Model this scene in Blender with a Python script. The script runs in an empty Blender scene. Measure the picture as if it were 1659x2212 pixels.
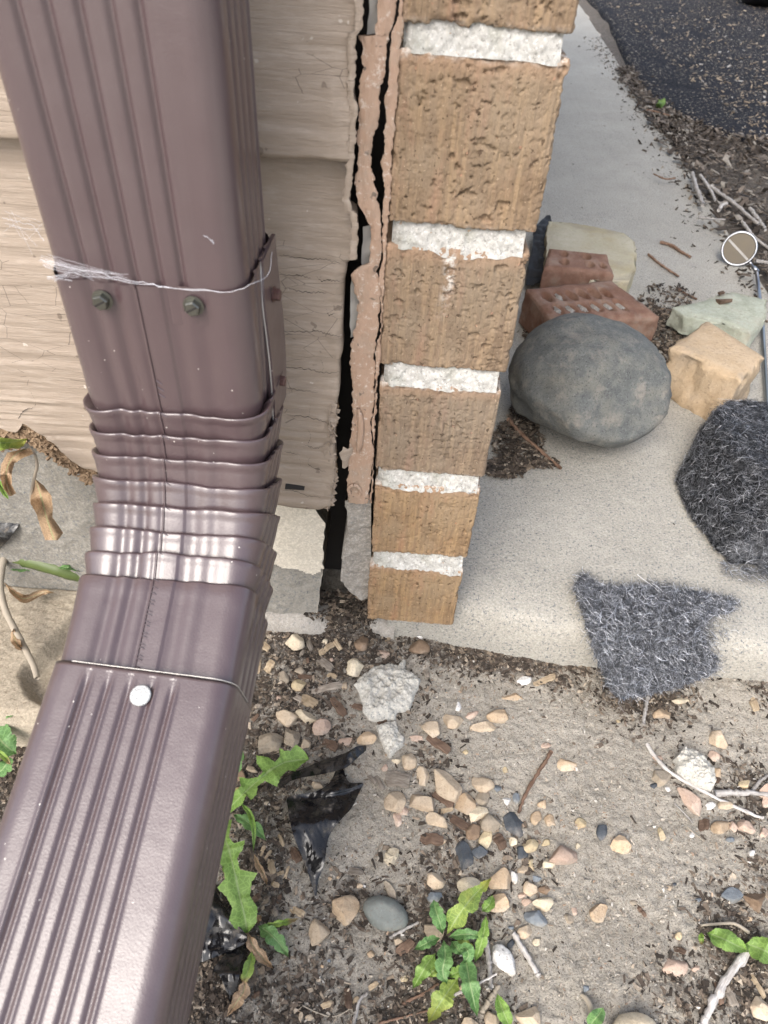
import bpy, bmesh, math, random
import numpy as np
from math import sin, cos, pi, radians, atan2, sqrt
from mathutils import Vector, Matrix

random.seed(7); RNG = np.random.default_rng(11)
scene = bpy.context.scene
COL = scene.collection

# ------------------------------------------------------------------ camera
CAM = np.array([0.0, -0.432, 0.570])
FPX = 1500.0                                   # focal length for a picture 2212 units high
PITCH, ROLL = radians(43.992), radians(3.967)
cd = bpy.data.cameras.new('camera'); cam = bpy.data.objects.new('camera', cd); COL.objects.link(cam)
cd.sensor_fit = 'VERTICAL'; cd.sensor_height = 36.0; cd.lens = FPX/2212*36.0
cd.clip_start = 0.01; cd.clip_end = 500
cam.matrix_world = Matrix.Translation(CAM) @ Matrix.Rotation(pi/2-PITCH, 4, 'X') @ Matrix.Rotation(ROLL, 4, 'Z')
cd.dof.use_dof = True; cd.dof.focus_distance = 0.62; cd.dof.aperture_fstop = 13.0
scene.camera = cam

# ------------------------------------------------------------------ world, sun, exposure
SUN_EL, SUN_AZ = radians(47), radians(206)     # azimuth measured from +Y towards +X
w = bpy.data.worlds.new('World'); scene.world = w; w.use_nodes = True
nt = w.node_tree; bg = nt.nodes['Background']
sky = nt.nodes.new('ShaderNodeTexSky'); sky.sky_type = 'NISHITA'; sky.sun_disc = False
sky.sun_elevation = SUN_EL; sky.sun_rotation = SUN_AZ; sky.dust_density = 4.0; sky.air_density = 1.0
hs = nt.nodes.new('ShaderNodeHueSaturation'); hs.inputs['Saturation'].default_value = 0.66
nt.links.new(sky.outputs[0], hs.inputs['Color']); nt.links.new(hs.outputs[0], bg.inputs['Color'])
bg.inputs['Strength'].default_value = 0.15
ld = bpy.data.lights.new('sun', 'SUN'); ld.energy = 0.85; ld.angle = radians(36); ld.color = (1, .97, .92)
lo = bpy.data.objects.new('sun', ld); COL.objects.link(lo)
sd = Vector((sin(SUN_AZ)*cos(SUN_EL), cos(SUN_AZ)*cos(SUN_EL), sin(SUN_EL)))
lo.rotation_euler = sd.to_track_quat('Z', 'Y').to_euler(); lo.location = (0, -1, 4)
vs = scene.view_settings; vs.view_transform = 'Standard'; vs.look = 'None'; vs.exposure = 1.28; vs.gamma = 1.0
vs.use_curve_mapping = False
scene.render.engine = 'CYCLES'
scene.cycles.max_bounces = 8

# ------------------------------------------------------------------ survey: bearings to points on real surfaces
_d = np.array([-sin(ROLL), cos(ROLL)]); _r = np.array([cos(ROLL), sin(ROLL)])
def ray(x, y):
    q = np.array([x-829.5, y-1106.0]); u = q@_r/FPX; w_ = q@_d/FPX
    return np.array([u, cos(PITCH)-w_*sin(PITCH), -sin(PITCH)-w_*cos(PITCH)])
def PY(x, y, Y): r = ray(x, y); return CAM+r*((Y-CAM[1])/r[1])
def PZ(x, y, Z): r = ray(x, y); return CAM+r*((Z-CAM[2])/r[2])
def mpp(P): return float((np.asarray(P)-CAM)@np.array([0, cos(PITCH), -sin(PITCH)]))/FPX   # metres per unit
# reading frames (crops in which coordinates were noted)
def FR(x0, y0, s): return lambda x, y: (x0+s*x, y0+s*y)
fA = FR(796.3, 1460, .52); fB = FR(398.2, 1260.9, .32); fC = FR(398.2, 1791.8, .32)
fD = FR(0, 862.7, .39); fE = FR(1260.9, 1791.8, .24); f2 = FR(530.9, 0, .44); f5 = FR(530.9, 730, .36)
f6 = FR(995.4, 730, .4); f3 = FR(1061.8, 0, .36)

# ------------------------------------------------------------------ numpy noise
def _h(ix, iy, iz, s):
    h = (ix.astype(np.int64)*374761393 + iy.astype(np.int64)*668265263 + iz.astype(np.int64)*2147483647 + s*1274126177) & 0xffffffff
    h = ((h ^ (h >> 13))*1274126177) & 0xffffffff
    h = ((h ^ (h >> 16))*2246822519) & 0xffffffff
    return ((h ^ (h >> 15)) & 0xffff)/65535.0
def vn(P, s=0):
    P = np.asarray(P, float); i = np.floor(P); f = P-i; f = f*f*f*(f*(f*6-15)+10); i = i.astype(np.int64)
    r = 0
    for dx in (0, 1):
        for dy in (0, 1):
            for dz in (0, 1):
                wgt = (f[:, 0] if dx else 1-f[:, 0])*(f[:, 1] if dy else 1-f[:, 1])*(f[:, 2] if dz else 1-f[:, 2])
                r = r+wgt*_h(i[:, 0]+dx, i[:, 1]+dy, i[:, 2]+dz, s)
    return r*2-1
def fbm(P, octs=4, s=0, g=.5):
    P = np.asarray(P, float); a = 1; r = 0; t = 0
    for k in range(octs): r = r+a*vn(P*2**k+k*17.3, s+k); t += a; a *= g
    return r/t
def smooth(a, b, x): t = np.clip((x-a)/(b-a), 0, 1); return t*t*(3-2*t)

# ------------------------------------------------------------------ objects
def tag(o, label=None, cat=None, group=None, kind=None):
    if label: o['label'] = label
    if cat: o['category'] = cat
    if group: o['group'] = group
    if kind: o['kind'] = kind
    return o
def thing(name, label, cat, loc=(0, 0, 0), group=None):
    o = bpy.data.objects.new(name, None); COL.objects.link(o); o.location = [float(v) for v in loc]
    o.empty_display_size = .02
    return tag(o, label, cat, group)
def base_of(p):
    b = np.zeros(3)
    while p is not None: b = b+np.array(p.location); p = p.parent
    return b
def obj(name, V, F, mat, parent=None, loc=None, sm=True, attrs=None):
    """V in world coordinates; the object's origin is loc (or its parent's)"""
    V = np.asarray(V, float)
    if loc is None: loc = base_of(parent) if parent else V.mean(0)
    loc = np.asarray(loc, float)
    me = bpy.data.meshes.new(name); me.from_pydata((V-loc).tolist(), [], [tuple(int(i) for i in f) for f in F])
    for a, vals in (attrs or {}).items():
        vals = np.asarray(vals, np.float32)
        if vals.ndim == 1:
            at = me.attributes.new(a, 'FLOAT', 'POINT'); at.data.foreach_set('value', vals)
        else:
            at = me.attributes.new(a, 'FLOAT_COLOR', 'POINT')
            at.data.foreach_set('color', np.c_[vals[:, :3], np.ones(len(vals), np.float32)].astype(np.float32).ravel())
    me.materials.append(mat); me.validate(); me.update()
    if sm: me.shade_smooth()
    o = bpy.data.objects.new(name, me); COL.objects.link(o)
    if parent is not None: o.parent = parent; o.location = (loc-base_of(parent)).tolist()
    else: o.location = loc.tolist()
    return o
def grid_faces(nu, nv, cu=False, cv=False, flip=False, off=0):
    F = []
    for i in range(nu if cu else nu-1):
        for j in range(nv if cv else nv-1):
            a = i*nv+j; b = ((i+1) % nu)*nv+j; c = ((i+1) % nu)*nv+(j+1) % nv; d = i*nv+(j+1) % nv
            F.append((off+a, off+d, off+c, off+b) if flip else (off+a, off+b, off+c, off+d))
    return F
class MB:
    def __init__(s): s.V = []; s.F = []; s.C = []
    def add(s, V, F, c=None):
        o = len(s.V); s.V += [list(map(float, v)) for v in V]; s.F += [tuple(i+o for i in f) for f in F]
        s.C += [c or (1, 1, 1)]*len(V)
    def box(s, lo, hi, c=None):
        (x0, y0, z0), (x1, y1, z1) = lo, hi
        s.add([(x0, y0, z0), (x1, y0, z0), (x1, y1, z0), (x0, y1, z0), (x0, y0, z1), (x1, y0, z1), (x1, y1, z1), (x0, y1, z1)],
              [(0, 3, 2, 1), (4, 5, 6, 7), (0, 1, 5, 4), (1, 2, 6, 5), (2, 3, 7, 6), (3, 0, 4, 7)], c)
    def build(s, name, mat, parent=None, loc=None, sm=False, col=False):
        return obj(name, s.V, s.F, mat, parent, loc, sm, {'col': s.C} if col else None)
def tube(pts, rad, n=8, closed=True, seed=0, rough=0.0):
    pts = np.array(pts, float); N = len(pts); V = []; rad = np.broadcast_to(rad, (N,))
    T = np.gradient(pts, axis=0); T /= np.linalg.norm(T, axis=1)[:, None]+1e-12
    up = np.array([0, 0, 1.0]) if abs(T[0][2]) < .9 else np.array([1.0, 0, 0])
    for i in range(N):
        a = np.cross(T[i], up); a /= np.linalg.norm(a)+1e-12; b = np.cross(a, T[i])
        for k in range(n):
            t = 2*pi*k/n; rr = rad[i]*(1+rough*(_h(np.array([i]), np.array([k]), np.array([0]), seed)[0]-.5)*2)
            V.append(pts[i]+(a*cos(t)+b*sin(t))*rr)
    F = grid_faces(N, n, cv=True, flip=True)
    if closed: F += [tuple(range(n)), tuple(reversed(range((N-1)*n, N*n)))]
    return V, F
def curve(pts, n=24):
    P = np.array(pts, float)
    if len(P) == 2: t = np.linspace(0, 1, n)[:, None]; return P[0]*(1-t)+P[1]*t
    Q = np.vstack([2*P[0]-P[1], P, 2*P[-1]-P[-2]]); out = []; segs = len(P)-1
    for u in np.linspace(0, segs-1e-6, n):
        i = int(u); t = u-i; a, b, c, d = Q[i:i+4]
        out.append(.5*((2*b)+(-a+c)*t+(2*a-5*b+4*c-d)*t*t+(-a+3*b-3*c+d)*t**3))
    return np.array(out)
def pl(pts, y):                                # x of polyline at y (pts sorted by y)
    p = np.array(pts, float); return np.interp(y, p[:, 1], p[:, 0])

# ------------------------------------------------------------------ materials
class NB:
    def __init__(s, name, coord='Object'):
        m = bpy.data.materials.new(name); m.use_nodes = True; s.m = m; s.t = m.node_tree
        s.b = s.t.nodes['Principled BSDF']; s.o = s.t.nodes['Material Output']
        s.co = s.t.nodes.new('ShaderNodeTexCoord').outputs[coord]
    def L(s, a, b): s.t.links.new(a, b)
    def inp(s, sock, v):
        if hasattr(v, 'is_linked'): s.L(v, sock)
        elif isinstance(v, (tuple, list)) and sock.type == 'RGBA': sock.default_value = (*v[:3], 1)
        else: sock.default_value = v
    def mp(s, scale, rot=(0, 0, 0), vec=None):
        n = s.t.nodes.new('ShaderNodeMapping'); s.L(vec or s.co, n.inputs[0])
        n.inputs['Scale'].default_value = scale; n.inputs['Rotation'].default_value = rot; return n.outputs[0]
    def noise(s, sc, det=4, ro=.55, vec=None, dist=0):
        n = s.t.nodes.new('ShaderNodeTexNoise'); s.L(vec or s.co, n.inputs['Vector']); n.inputs['Scale'].default_value = sc
        n.inputs['Detail'].default_value = det; n.inputs['Roughness'].default_value = ro; n.inputs['Distortion'].default_value = dist
        return n.outputs['Fac']
    def vor(s, sc, feat='F1', vec=None, out='Distance', rnd=1):
        n = s.t.nodes.new('ShaderNodeTexVoronoi'); s.L(vec or s.co, n.inputs['Vector']); n.feature = feat
        n.inputs['Scale'].default_value = sc; n.inputs['Randomness'].default_value = rnd; return n.outputs[out]
    def ramp(s, fac, st):
        n = s.t.nodes.new('ShaderNodeValToRGB'); s.L(fac, n.inputs[0]); e = n.color_ramp.elements
        while len(e) < len(st): e.new(.5)
        for k, (p, c) in enumerate(st):
            e[k].position = p; e[k].color = (*c, 1) if isinstance(c, tuple) else (c, c, c, 1)
        return n.outputs[0]
    def mix(s, f, a, b, mode='MIX'):
        n = s.t.nodes.new('ShaderNodeMix'); n.data_type = 'RGBA'; n.blend_type = mode
        s.inp(n.inputs[0], f); s.inp(n.inputs[6], a); s.inp(n.inputs[7], b); return n.outputs[2]
    def math(s, op, a, b=0.0, c=None):
        n = s.t.nodes.new('ShaderNodeMath'); n.operation = op; s.inp(n.inputs[0], a); s.inp(n.inputs[1], b)
        if c is not None: s.inp(n.inputs[2], c)
        return n.outputs[0]
    def attr(s, name, out='Fac'):
        n = s.t.nodes.new('ShaderNodeAttribute'); n.attribute_name = name; return n.outputs[out]
    def rand(s): return s.t.nodes.new('ShaderNodeObjectInfo').outputs['Random']
    def bump(s, h, st=.5, d=.001, prev=None):
        n = s.t.nodes.new('ShaderNodeBump'); s.L(h, n.inputs['Height']); n.inputs['Strength'].default_value = st
        n.inputs['Distance'].default_value = d
        if prev: s.L(prev, n.inputs['Normal'])
        return n.outputs[0]
    def done(s, col, rough=.8, nrm=None, metal=0.0, spec=.5, coat=0.0):
        s.inp(s.b.inputs['Base Color'], col); s.inp(s.b.inputs['Roughness'], rough); s.inp(s.b.inputs['Metallic'], metal)
        s.b.inputs['Specular IOR Level'].default_value = spec; s.b.inputs['Coat Weight'].default_value = coat
        if nrm is not None: s.L(nrm, s.b.inputs['Normal'])
        return s.m
    def speck(s, sc, lo, hi=None, det=2):      # irregular grains instead of dots
        return s.ramp(s.noise(sc, det, .6), [(lo, 0.0), (hi or lo+.03, 1.0)])
    def separate(s, k):
        n = s.t.nodes.new('ShaderNodeSeparateXYZ'); s.L(s.co, n.inputs[0]); return n.outputs[k]
def srgb(r, g, b): return tuple(((c/255)/12.92 if c/255 <= .04045 else ((c/255+.055)/1.055)**2.4) for c in (r, g, b))

def m_pipe():
    n = NB('brown_painted_metal')
    fl = n.math('MULTIPLY', n.math('LESS_THAN', n.vor(150), .055), n.math('GREATER_THAN', n.noise(16, 2), .56))
    dust = n.ramp(n.noise(7, 6, .65), [(.45, 0.0), (.80, .16)])
    streak = n.ramp(n.noise(1, 4, .6, n.mp((90, 90, 5))), [(.52, 0.0), (.75, .10)])
    c = n.mix(n.noise(3, 2), (.060, .038, .041), (.078, .050, .053))
    c = n.mix(n.math('MULTIPLY', dust, .6), c, (.22, .185, .175)); c = n.mix(n.math('MULTIPLY', streak, .6), c, (.28, .25, .23)); c = n.mix(fl, c, (.62, .58, .53))
    b = n.bump(n.noise(1000, 2, .5), .16, .0007); b = n.bump(n.noise(24, 3), .16, .004, b)
    r = n.ramp(n.noise(22, 5, .65), [(.3, .29), (.8, .42)])
    return n.done(c, r, b, 0, .95, .22)
def m_siding():
    n = NB('tan_siding_paint')
    c = n.mix(n.noise(7, 5, .6), (.270, .216, .168), (.335, .276, .222))
    c = n.mix(n.ramp(n.noise(1, 5, .7, n.mp((40, 40, 200))), [(.50, 0.0), (.72, .45)]), c, (.46, .395, .335))
    c = n.mix(n.ramp(n.noise(4, 4), [(.52, 0.0), (.75, .5)]), c, (.275, .218, .178))
    crack = n.vor(30, 'DISTANCE_TO_EDGE', n.mp((1, 1, 2.6)))
    cm = n.math('MULTIPLY', n.math('LESS_THAN', crack, .007), n.math('GREATER_THAN', n.noise(8, 3), .57))
    c = n.mix(n.math('MULTIPLY', cm, .6), c, (.085, .065, .05))
    c = n.mix(n.math('MULTIPLY', n.speck(90, .70), .6), c, (.11, .08, .06)); c = n.mix(n.math('MULTIPLY', n.speck(130, .72), .6), c, (.55, .50, .44))
    b = n.bump(n.noise(1, 6, .65, n.mp((45, 45, 520)), .6), .6, .0016)
    b = n.bump(n.noise(420, 3), .25, .0006, b)
    return n.done(c, .6, b, 0, .35)
def m_brick():
    n = NB('tan_brick')
    v = n.mp((1, 1, .07)); v2 = n.mp((1, 1, .3))
    c = n.mix(n.ramp(n.noise(24, 6, .7), [(.32, 0.0), (.68, 1.0)]), (.172, .118, .074), (.272, .196, .128))
    c = n.mix(n.ramp(n.noise(330, 4, .6, v), [(.45, 0.0), (.68, .65)]), c, (.335, .235, .138))
    c = n.mix(n.ramp(n.noise(70, 4, .65, v2), [(.54, 0.0), (.72, .55)]), c, (.30, .175, .115))
    c = n.mix(n.ramp(n.noise(12, 4), [(.50, 0.0), (.75, .6)]), c, (.215, .175, .125))
    c = n.mix(n.math('MULTIPLY', n.speck(420, .67), .5), c, (.46, .35, .235))
    c = n.mix(n.math('MULTIPLY', n.speck(240, .64), .8), c, (.075, .048, .030))
    c = n.mix(n.math('MULTIPLY', n.speck(120, .69), .7), c, (.44, .25, .16))
    hb = n.t.nodes.new('ShaderNodeHueSaturation'); n.L(c, hb.inputs['Color']); n.L(n.math('ADD', n.math('MULTIPLY', n.rand(), .28), .88), hb.inputs['Value']); n.L(n.math('ADD', n.math('MULTIPLY', n.rand(), .3), .82), hb.inputs['Saturation']); c = hb.outputs[0]
    ed = n.attr('edge'); c = n.mix(n.math('MULTIPLY', ed, .55), c, (.37, .245, .165))
    ef = n.attr('efflo'); c = n.mix(n.math('MULTIPLY', ef, n.ramp(n.noise(160, 5, .7), [(.46, 0.0), (.60, .9)])), c, (.66, .64, .60))
    b = n.bump(n.noise(620, 4, .7), .7, .0013); b = n.bump(n.noise(420, 4, .65, v), .7, .0016, b)
    return n.done(c, .92, b, 0, .2)
def m_mortar():
    n = NB('white_mortar')
    c = n.mix(n.ramp(n.noise(110, 6, .75), [(.32, 0.0), (.66, 1.0)]), (.33, .322, .297), (.57, .56, .53))
    c = n.mix(n.ramp(n.noise(420, 4, .75), [(.36, .7), (.44, 0.0)]), c, (.17, .165, .15))
    c = n.mix(n.ramp(n.noise(430, 4, .75), [(.56, 0.0), (.66, .8)]), c, (.74, .73, .71))
    c = n.mix(n.ramp(n.noise(20, 4), [(.52, 0.0), (.72, .5)]), c, (.24, .245, .17))
    c = n.mix(n.math('MULTIPLY', n.speck(150, .68), .7), c, (.36, .24, .15))
    b = n.bump(n.noise(520, 5, .75), .8, .0017)
    return n.done(c, .95, b, 0, .2)
def m_concrete(name, c0, c1, spk=.5, spc=(.13, .14, .15), bscale=420):
    n = NB(name)
    c = n.mix(n.ramp(n.noise(5, 6, .65), [(.3, 0.0), (.7, 1.0)]), c0, c1)
    c = n.mix(n.ramp(n.noise(19, 5, .7), [(.50, 0.0), (.78, .45)]), c, tuple(v*.70 for v in c0))
    c = n.mix(n.ramp(n.noise(420, 3, .7), [(.44, 0.0), (.66, .6)]), c, tuple(min(1, v*1.38) for v in c1))
    c = n.mix(n.math('MULTIPLY', n.ramp(n.noise(360, 4, .7), [(.36, 1.0), (.45, 0.0)]), spk), c, spc)
    c = n.mix(n.math('MULTIPLY', n.speck(210, .68), spk), c, tuple(v*.8 for v in spc))
    b = n.bump(n.noise(bscale, 5, .75), .7, .0018); b = n.bump(n.noise(60, 4), .4, .003, b)
    return n.done(c, .92, b, 0, .25)
def m_caulk():
    n = NB('painted_caulk')
    c = n.mix(n.noise(14, 5, .6), (.290, .195, .140), (.375, .265, .195))
    c = n.mix(n.ramp(n.noise(260, 5, .75), [(.56, 0.0), (.64, .6)]), c, (.55, .48, .42))
    c = n.mix(n.ramp(n.noise(34, 5, .65), [(.50, 0.0), (.72, .65)]), c, (.265, .225, .18))
    c = n.mix(n.math('MULTIPLY', n.speck(110, .67), .8), c, (.10, .08, .065))
    b = n.bump(n.noise(1, 5, .65, n.mp((160, 160, 45))), .7, .003); b = n.bump(n.noise(330, 4), .5, .001, b)
    return n.done(c, .62, b, 0, .35)
def m_soil():
    n = NB('sandy_soil')
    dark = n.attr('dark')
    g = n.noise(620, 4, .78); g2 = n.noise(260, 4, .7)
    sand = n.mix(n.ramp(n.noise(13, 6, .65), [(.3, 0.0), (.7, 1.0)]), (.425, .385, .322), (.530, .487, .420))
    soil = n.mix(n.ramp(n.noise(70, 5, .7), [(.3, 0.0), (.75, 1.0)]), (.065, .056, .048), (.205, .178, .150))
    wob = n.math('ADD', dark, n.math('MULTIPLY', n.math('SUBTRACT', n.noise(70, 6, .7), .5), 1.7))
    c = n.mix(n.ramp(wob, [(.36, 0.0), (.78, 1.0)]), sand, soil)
    c = n.mix(n.ramp(g, [(.35, .8), (.45, 0.0)]), c, (.10, .088, .076))
    c = n.mix(n.ramp(g, [(.57, 0.0), (.68, .85)]), c, (.66, .62, .56))
    c = n.mix(n.ramp(g2, [(.33, .5), (.42, 0.0)]), c, (.16, .14, .12))
    c = n.mix(n.math('MULTIPLY', n.speck(300, .68), .9), c, (.45, .33, .23)); c = n.mix(n.math('MULTIPLY', n.speck(230, .70), .9), c, (.08, .085, .095))
    b = n.bump(g, 1.0, .0026); b = n.bump(n.noise(130, 6, .7), .9, .006, b)
    return n.done(c, .95, b, 0, .2)
def m_asphalt():
    n = NB('asphalt')
    c = n.mix(n.noise(7, 4), (.010, .011, .014), (.026, .027, .034))
    c = n.mix(n.math('LESS_THAN', n.vor(170), .26), c, (.085, .085, .09))
    sp = n.math('MULTIPLY', n.speck(95, .62), n.math('GREATER_THAN', n.noise(5, 3), .40))
    c = n.mix(sp, c, (.36, .31, .25))
    return n.done(c, .95, n.bump(n.vor(90), 1.0, .010), 0, .12)
def m_stone(name, ca, cb, cc, speck=.35, rough=.85, bump=.6, sc=1.0, spc=(.15, .11, .08)):
    n = NB(name); r = n.rand()
    c = n.mix(n.ramp(n.noise(60*sc, 6, .68), [(.34, 0.0), (.66, 1.0)]), ca, cb)
    c = n.mix(n.math('MULTIPLY', n.ramp(n.noise(30*sc, 4), [(.45, 0.0), (.65, 1.0)]), r), c, cc)
    c = n.mix(n.math('MULTIPLY', n.ramp(n.noise(420*sc, 3, .7), [(.36, 1.0), (.44, 0.0)]), speck), c, spc)
    c = n.mix(n.math('MULTIPLY', n.ramp(n.noise(400*sc, 3, .7), [(.58, 0.0), (.68, 1.0)]), speck), c, tuple(min(1, v*1.35) for v in cb))
    dust = n.ramp(n.noise(38*sc, 5, .7), [(.52, 0.0), (.72, .55)]); c = n.mix(dust, c, (.34, .30, .25))
    hv = n.t.nodes.new('ShaderNodeHueSaturation'); n.L(c, hv.inputs['Color'])
    n.L(n.math('ADD', n.math('MULTIPLY', n.math('FRACT', n.math('MULTIPLY', r, 7.3)), .34), .80), hv.inputs['Value'])
    b = n.bump(n.noise(330*sc, 5, .7), bump, .0020/sc**.5)
    return n.done(hv.outputs[0], rough, b, 0, .25)
def m_attr(name, rough=.85, spec=.25, bump=True):
    n = NB(name); c = n.attr('col', 'Color')
    c = n.mix(n.ramp(n.noise(1, 4, .6, n.mp((260, 260, 260))), [(.3, .55), (.7, 0.0)]), c, (.05, .04, .03))
    return n.done(c, rough, n.bump(n.noise(500, 3), .6, .001) if bump else None, 0, spec)
def m_wood(name, ca, cb):
    n = NB(name)
    g = n.noise(1, 5, .65, n.mp((60, 420, 420)))
    c = n.mix(n.ramp(g, [(.35, 0.0), (.65, 1.0)]), ca, cb)
    h = n.t.nodes.new('ShaderNodeHueSaturation'); n.L(c, h.inputs['Color'])
    n.L(n.math('ADD', n.math('MULTIPLY', n.rand(), .6), .7), h.inputs['Value'])
    return n.done(h.outputs[0], .85, n.bump(g, .8, .0015), 0, .2)
def m_leaf(name, ca, cb, dry=None, trans=.3):
    n = NB(name); v = n.attr('vein'); t = n.attr('along')
    c = n.mix(n.ramp(n.noise(70, 4), [(.3, 0.0), (.7, 1.0)]), ca, cb)
    net = n.math('LESS_THAN', n.vor(260, 'DISTANCE_TO_EDGE'), .07)
    c = n.mix(n.math('MULTIPLY', net, .35), c, tuple(min(1, x*1.6) for x in cb))
    if dry:
        c = n.mix(n.ramp(n.math('ADD', t, n.math('MULTIPLY', n.math('SUBTRACT', n.noise(60, 4), .5), .9)), [(.62, 0.0), (.85, .9)]), c, dry)
    c = n.mix(n.ramp(v, [(.90, 0.0), (1.0, .75)]), c, (.36, .46, .22))
    b = n.bump(n.noise(160, 3), .5, .0016)
    n.done(c, .5, b, 0, .4)
    tr = n.t.nodes.new('ShaderNodeBsdfTranslucent'); n.L(c, tr.inputs[0]); mx = n.t.nodes.new('ShaderNodeMixShader')
    mx.inputs[0].default_value = trans; n.L(n.b.outputs[0], mx.inputs[1]); n.L(tr.outputs[0], mx.inputs[2]); n.L(mx.outputs[0], n.o.inputs[0])
    return n.m
def m_plain(name, col, rough=.6, metal=0.0, nsc=0, nb=.3, spec=.5, var=.25):
    n = NB(name); c = n.mix(n.noise(40, 4), tuple(v*(1-var) for v in col), tuple(min(1, v*(1+var)) for v in col))
    return n.done(c, rough, n.bump(n.noise(nsc, 4), nb, .001) if nsc else None, metal, spec)
def m_plastic():
    n = NB('black_plastic_film')
    d = n.ramp(n.noise(80, 5, .7), [(.60, 0.0), (.68, .8)])
    c = n.mix(d, (.006, .006, .007), (.14, .12, .10))
    r = n.ramp(n.noise(80, 5, .7), [(.5, .16), (.66, .8)])
    return n.done(c, r, n.bump(n.noise(22, 3, .5, dist=1.2), .6, .006), 0, .5)

M = dict(
    pipe=m_pipe(), siding=m_siding(), brick=m_brick(), mortar=m_mortar(), caulk=m_caulk(), soil=m_soil(), asphalt=m_asphalt(),
    slab=m_concrete('walkway_concrete', (.285, .270, .235), (.375, .357, .315), .95),
    found=m_concrete('grey_foundation', (.15, .142, .125), (.27, .255, .225), .8),
    cream=m_concrete('cream_masonry_paint', (.52, .47, .385), (.62, .57, .48), .25, (.30, .26, .2)),
    block=m_concrete('beige_block', (.255, .218, .165), (.335, .292, .228), .6, (.17, .13, .09), 300),
    greymort=m_concrete('rough_grey_mortar', (.20, .18, .155), (.36, .335, .30), .5),
    chunk=m_concrete('broken_concrete', (.38, .365, .325), (.52, .50, .45), .8, (.20, .22, .22)),
    tan=m_stone('tan_stone', (.40, .315, .225), (.50, .42, .32), (.46, .33, .21)),
    orange=m_stone('orange_stone', (.39, .285, .185), (.48, .375, .265), (.47, .39, .30)),
    yellow=m_stone('yellow_stone', (.44, .355, .22), (.52, .44, .30), (.48, .34, .19)),
    cream_s=m_stone('cream_stone', (.50, .43, .31), (.62, .55, .43), (.52, .40, .26)),
    pink=m_stone('pink_stone', (.40, .29, .225), (.48, .37, .30), (.47, .38, .31)),
    white=m_stone('white_stone', (.60, .58, .55), (.74, .73, .71), (.62, .57, .5), .7, spc=(.2, .19, .18)),
    blue=m_stone('blue_grey_stone', (.13, .15, .17), (.22, .245, .265), (.26, .25, .22), .25),
    slate=m_stone('dark_slate', (.040, .048, .058), (.085, .095, .108), (.12, .12, .12), .2),
    brown=m_stone('brown_stone', (.17, .115, .075), (.27, .195, .135), (.30, .20, .13)),
    grey=m_stone('grey_tan_stone', (.28, .235, .18), (.38, .33, .26), (.36, .28, .2)),
    river=m_stone('river_stone', (.16, .175, .165), (.215, .235, .22), (.22, .22, .2), .35, .62, .2),
    boulder=m_stone('boulder_stone', (.100, .106, .104), (.160, .166, .158), (.185, .175, .145), .75, .80, 1.0, 1.1, (.05, .05, .05)),
    redbrick=m_stone('red_brick_clay', (.20, .105, .072), (.29, .170, .122), (.33, .22, .165), .3, .9, .7, .6),
    palestone=m_stone('pale_yellow_stone', (.47, .43, .31), (.56, .51, .40), (.42, .36, .22), .2, .9, .6, .5),
    beigestone=m_stone('beige_cut_stone', (.50, .37, .235), (.60, .47, .33), (.50, .38, .26), .3, .9, .8, .5),
    greenstone=m_stone('green_grey_stone', (.28, .30, .235), (.38, .40, .34), (.33, .30, .18), .3, .9, .7, .5),
    bits=m_attr('mulch_bits'), chip=m_wood('pale_wood', (.24, .18, .115), (.42, .34, .24)),
    chipg=m_wood('grey_wood', (.15, .125, .10), (.30, .265, .225)), chipb=m_wood('brown_wood', (.075, .048, .034), (.16, .11, .08)),
    twig=m_wood('grey_twig', (.24, .22, .20), (.46, .44, .42)), twigb=m_wood('brown_twig', (.11, .065, .045), (.26, .17, .12)),
    leaf=m_leaf('green_leaf', (.13, .235, .045), (.225, .35, .09)), leafd=m_leaf('blue_green_leaf', (.085, .185, .06), (.155, .28, .10)),
    leafy=m_leaf('yellow_green_leaf', (.16, .255, .055), (.29, .365, .09), (.36, .38, .09)),
    leafdry=m_leaf('dry_leaf', (.24, .15, .085), (.42, .30, .19), None, .25),
    leaftip=m_leaf('leaf_with_dry_tip', (.16, .27, .05), (.27, .38, .10), (.36, .25, .14)),
    stem=m_plain('green_stem', (.075, .105, .03), .5, 0, 90), deadstem=m_plain('dead_stem', (.30, .26, .205), .8, 0, 120),
    screw=m_plain('olive_screw_metal', (.15, .15, .13), .33, .9, 300, .2), bscrew=m_plain('brown_screw', (.085, .045, .04), .4, .2),
    rivet=m_plain('bare_aluminium', (.42, .43, .43), .5, .6, 900, .5), edge=m_plain('bare_cut_edge', (.55, .53, .5), .45, .6),
    web=m_plain('cobweb_silk', (.50, .50, .53), .6), plastic=m_plastic(),
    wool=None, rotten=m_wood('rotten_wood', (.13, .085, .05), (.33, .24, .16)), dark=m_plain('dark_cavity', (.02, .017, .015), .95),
    black=m_plain('black_rubber', (.012, .012, .013), .7, 0, 60), chrome=m_plain('chrome', (.34, .35, .37), .3, 1.0),
    glass=m_plain('amber_mirror_face', (.055, .038, .014), .45, .1, 0), fiber=m_plain('grey_board', (.36, .345, .32), .8, 0, 200),
    roof=m_plain('soffit_paint', (.45, .38, .30), .6),
)
def m_wool():
    n = NB('steel_wool'); c = n.attr('col', 'Color'); return n.done(c, .34, None, .75, .5)
M['wool'] = m_wool()

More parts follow.
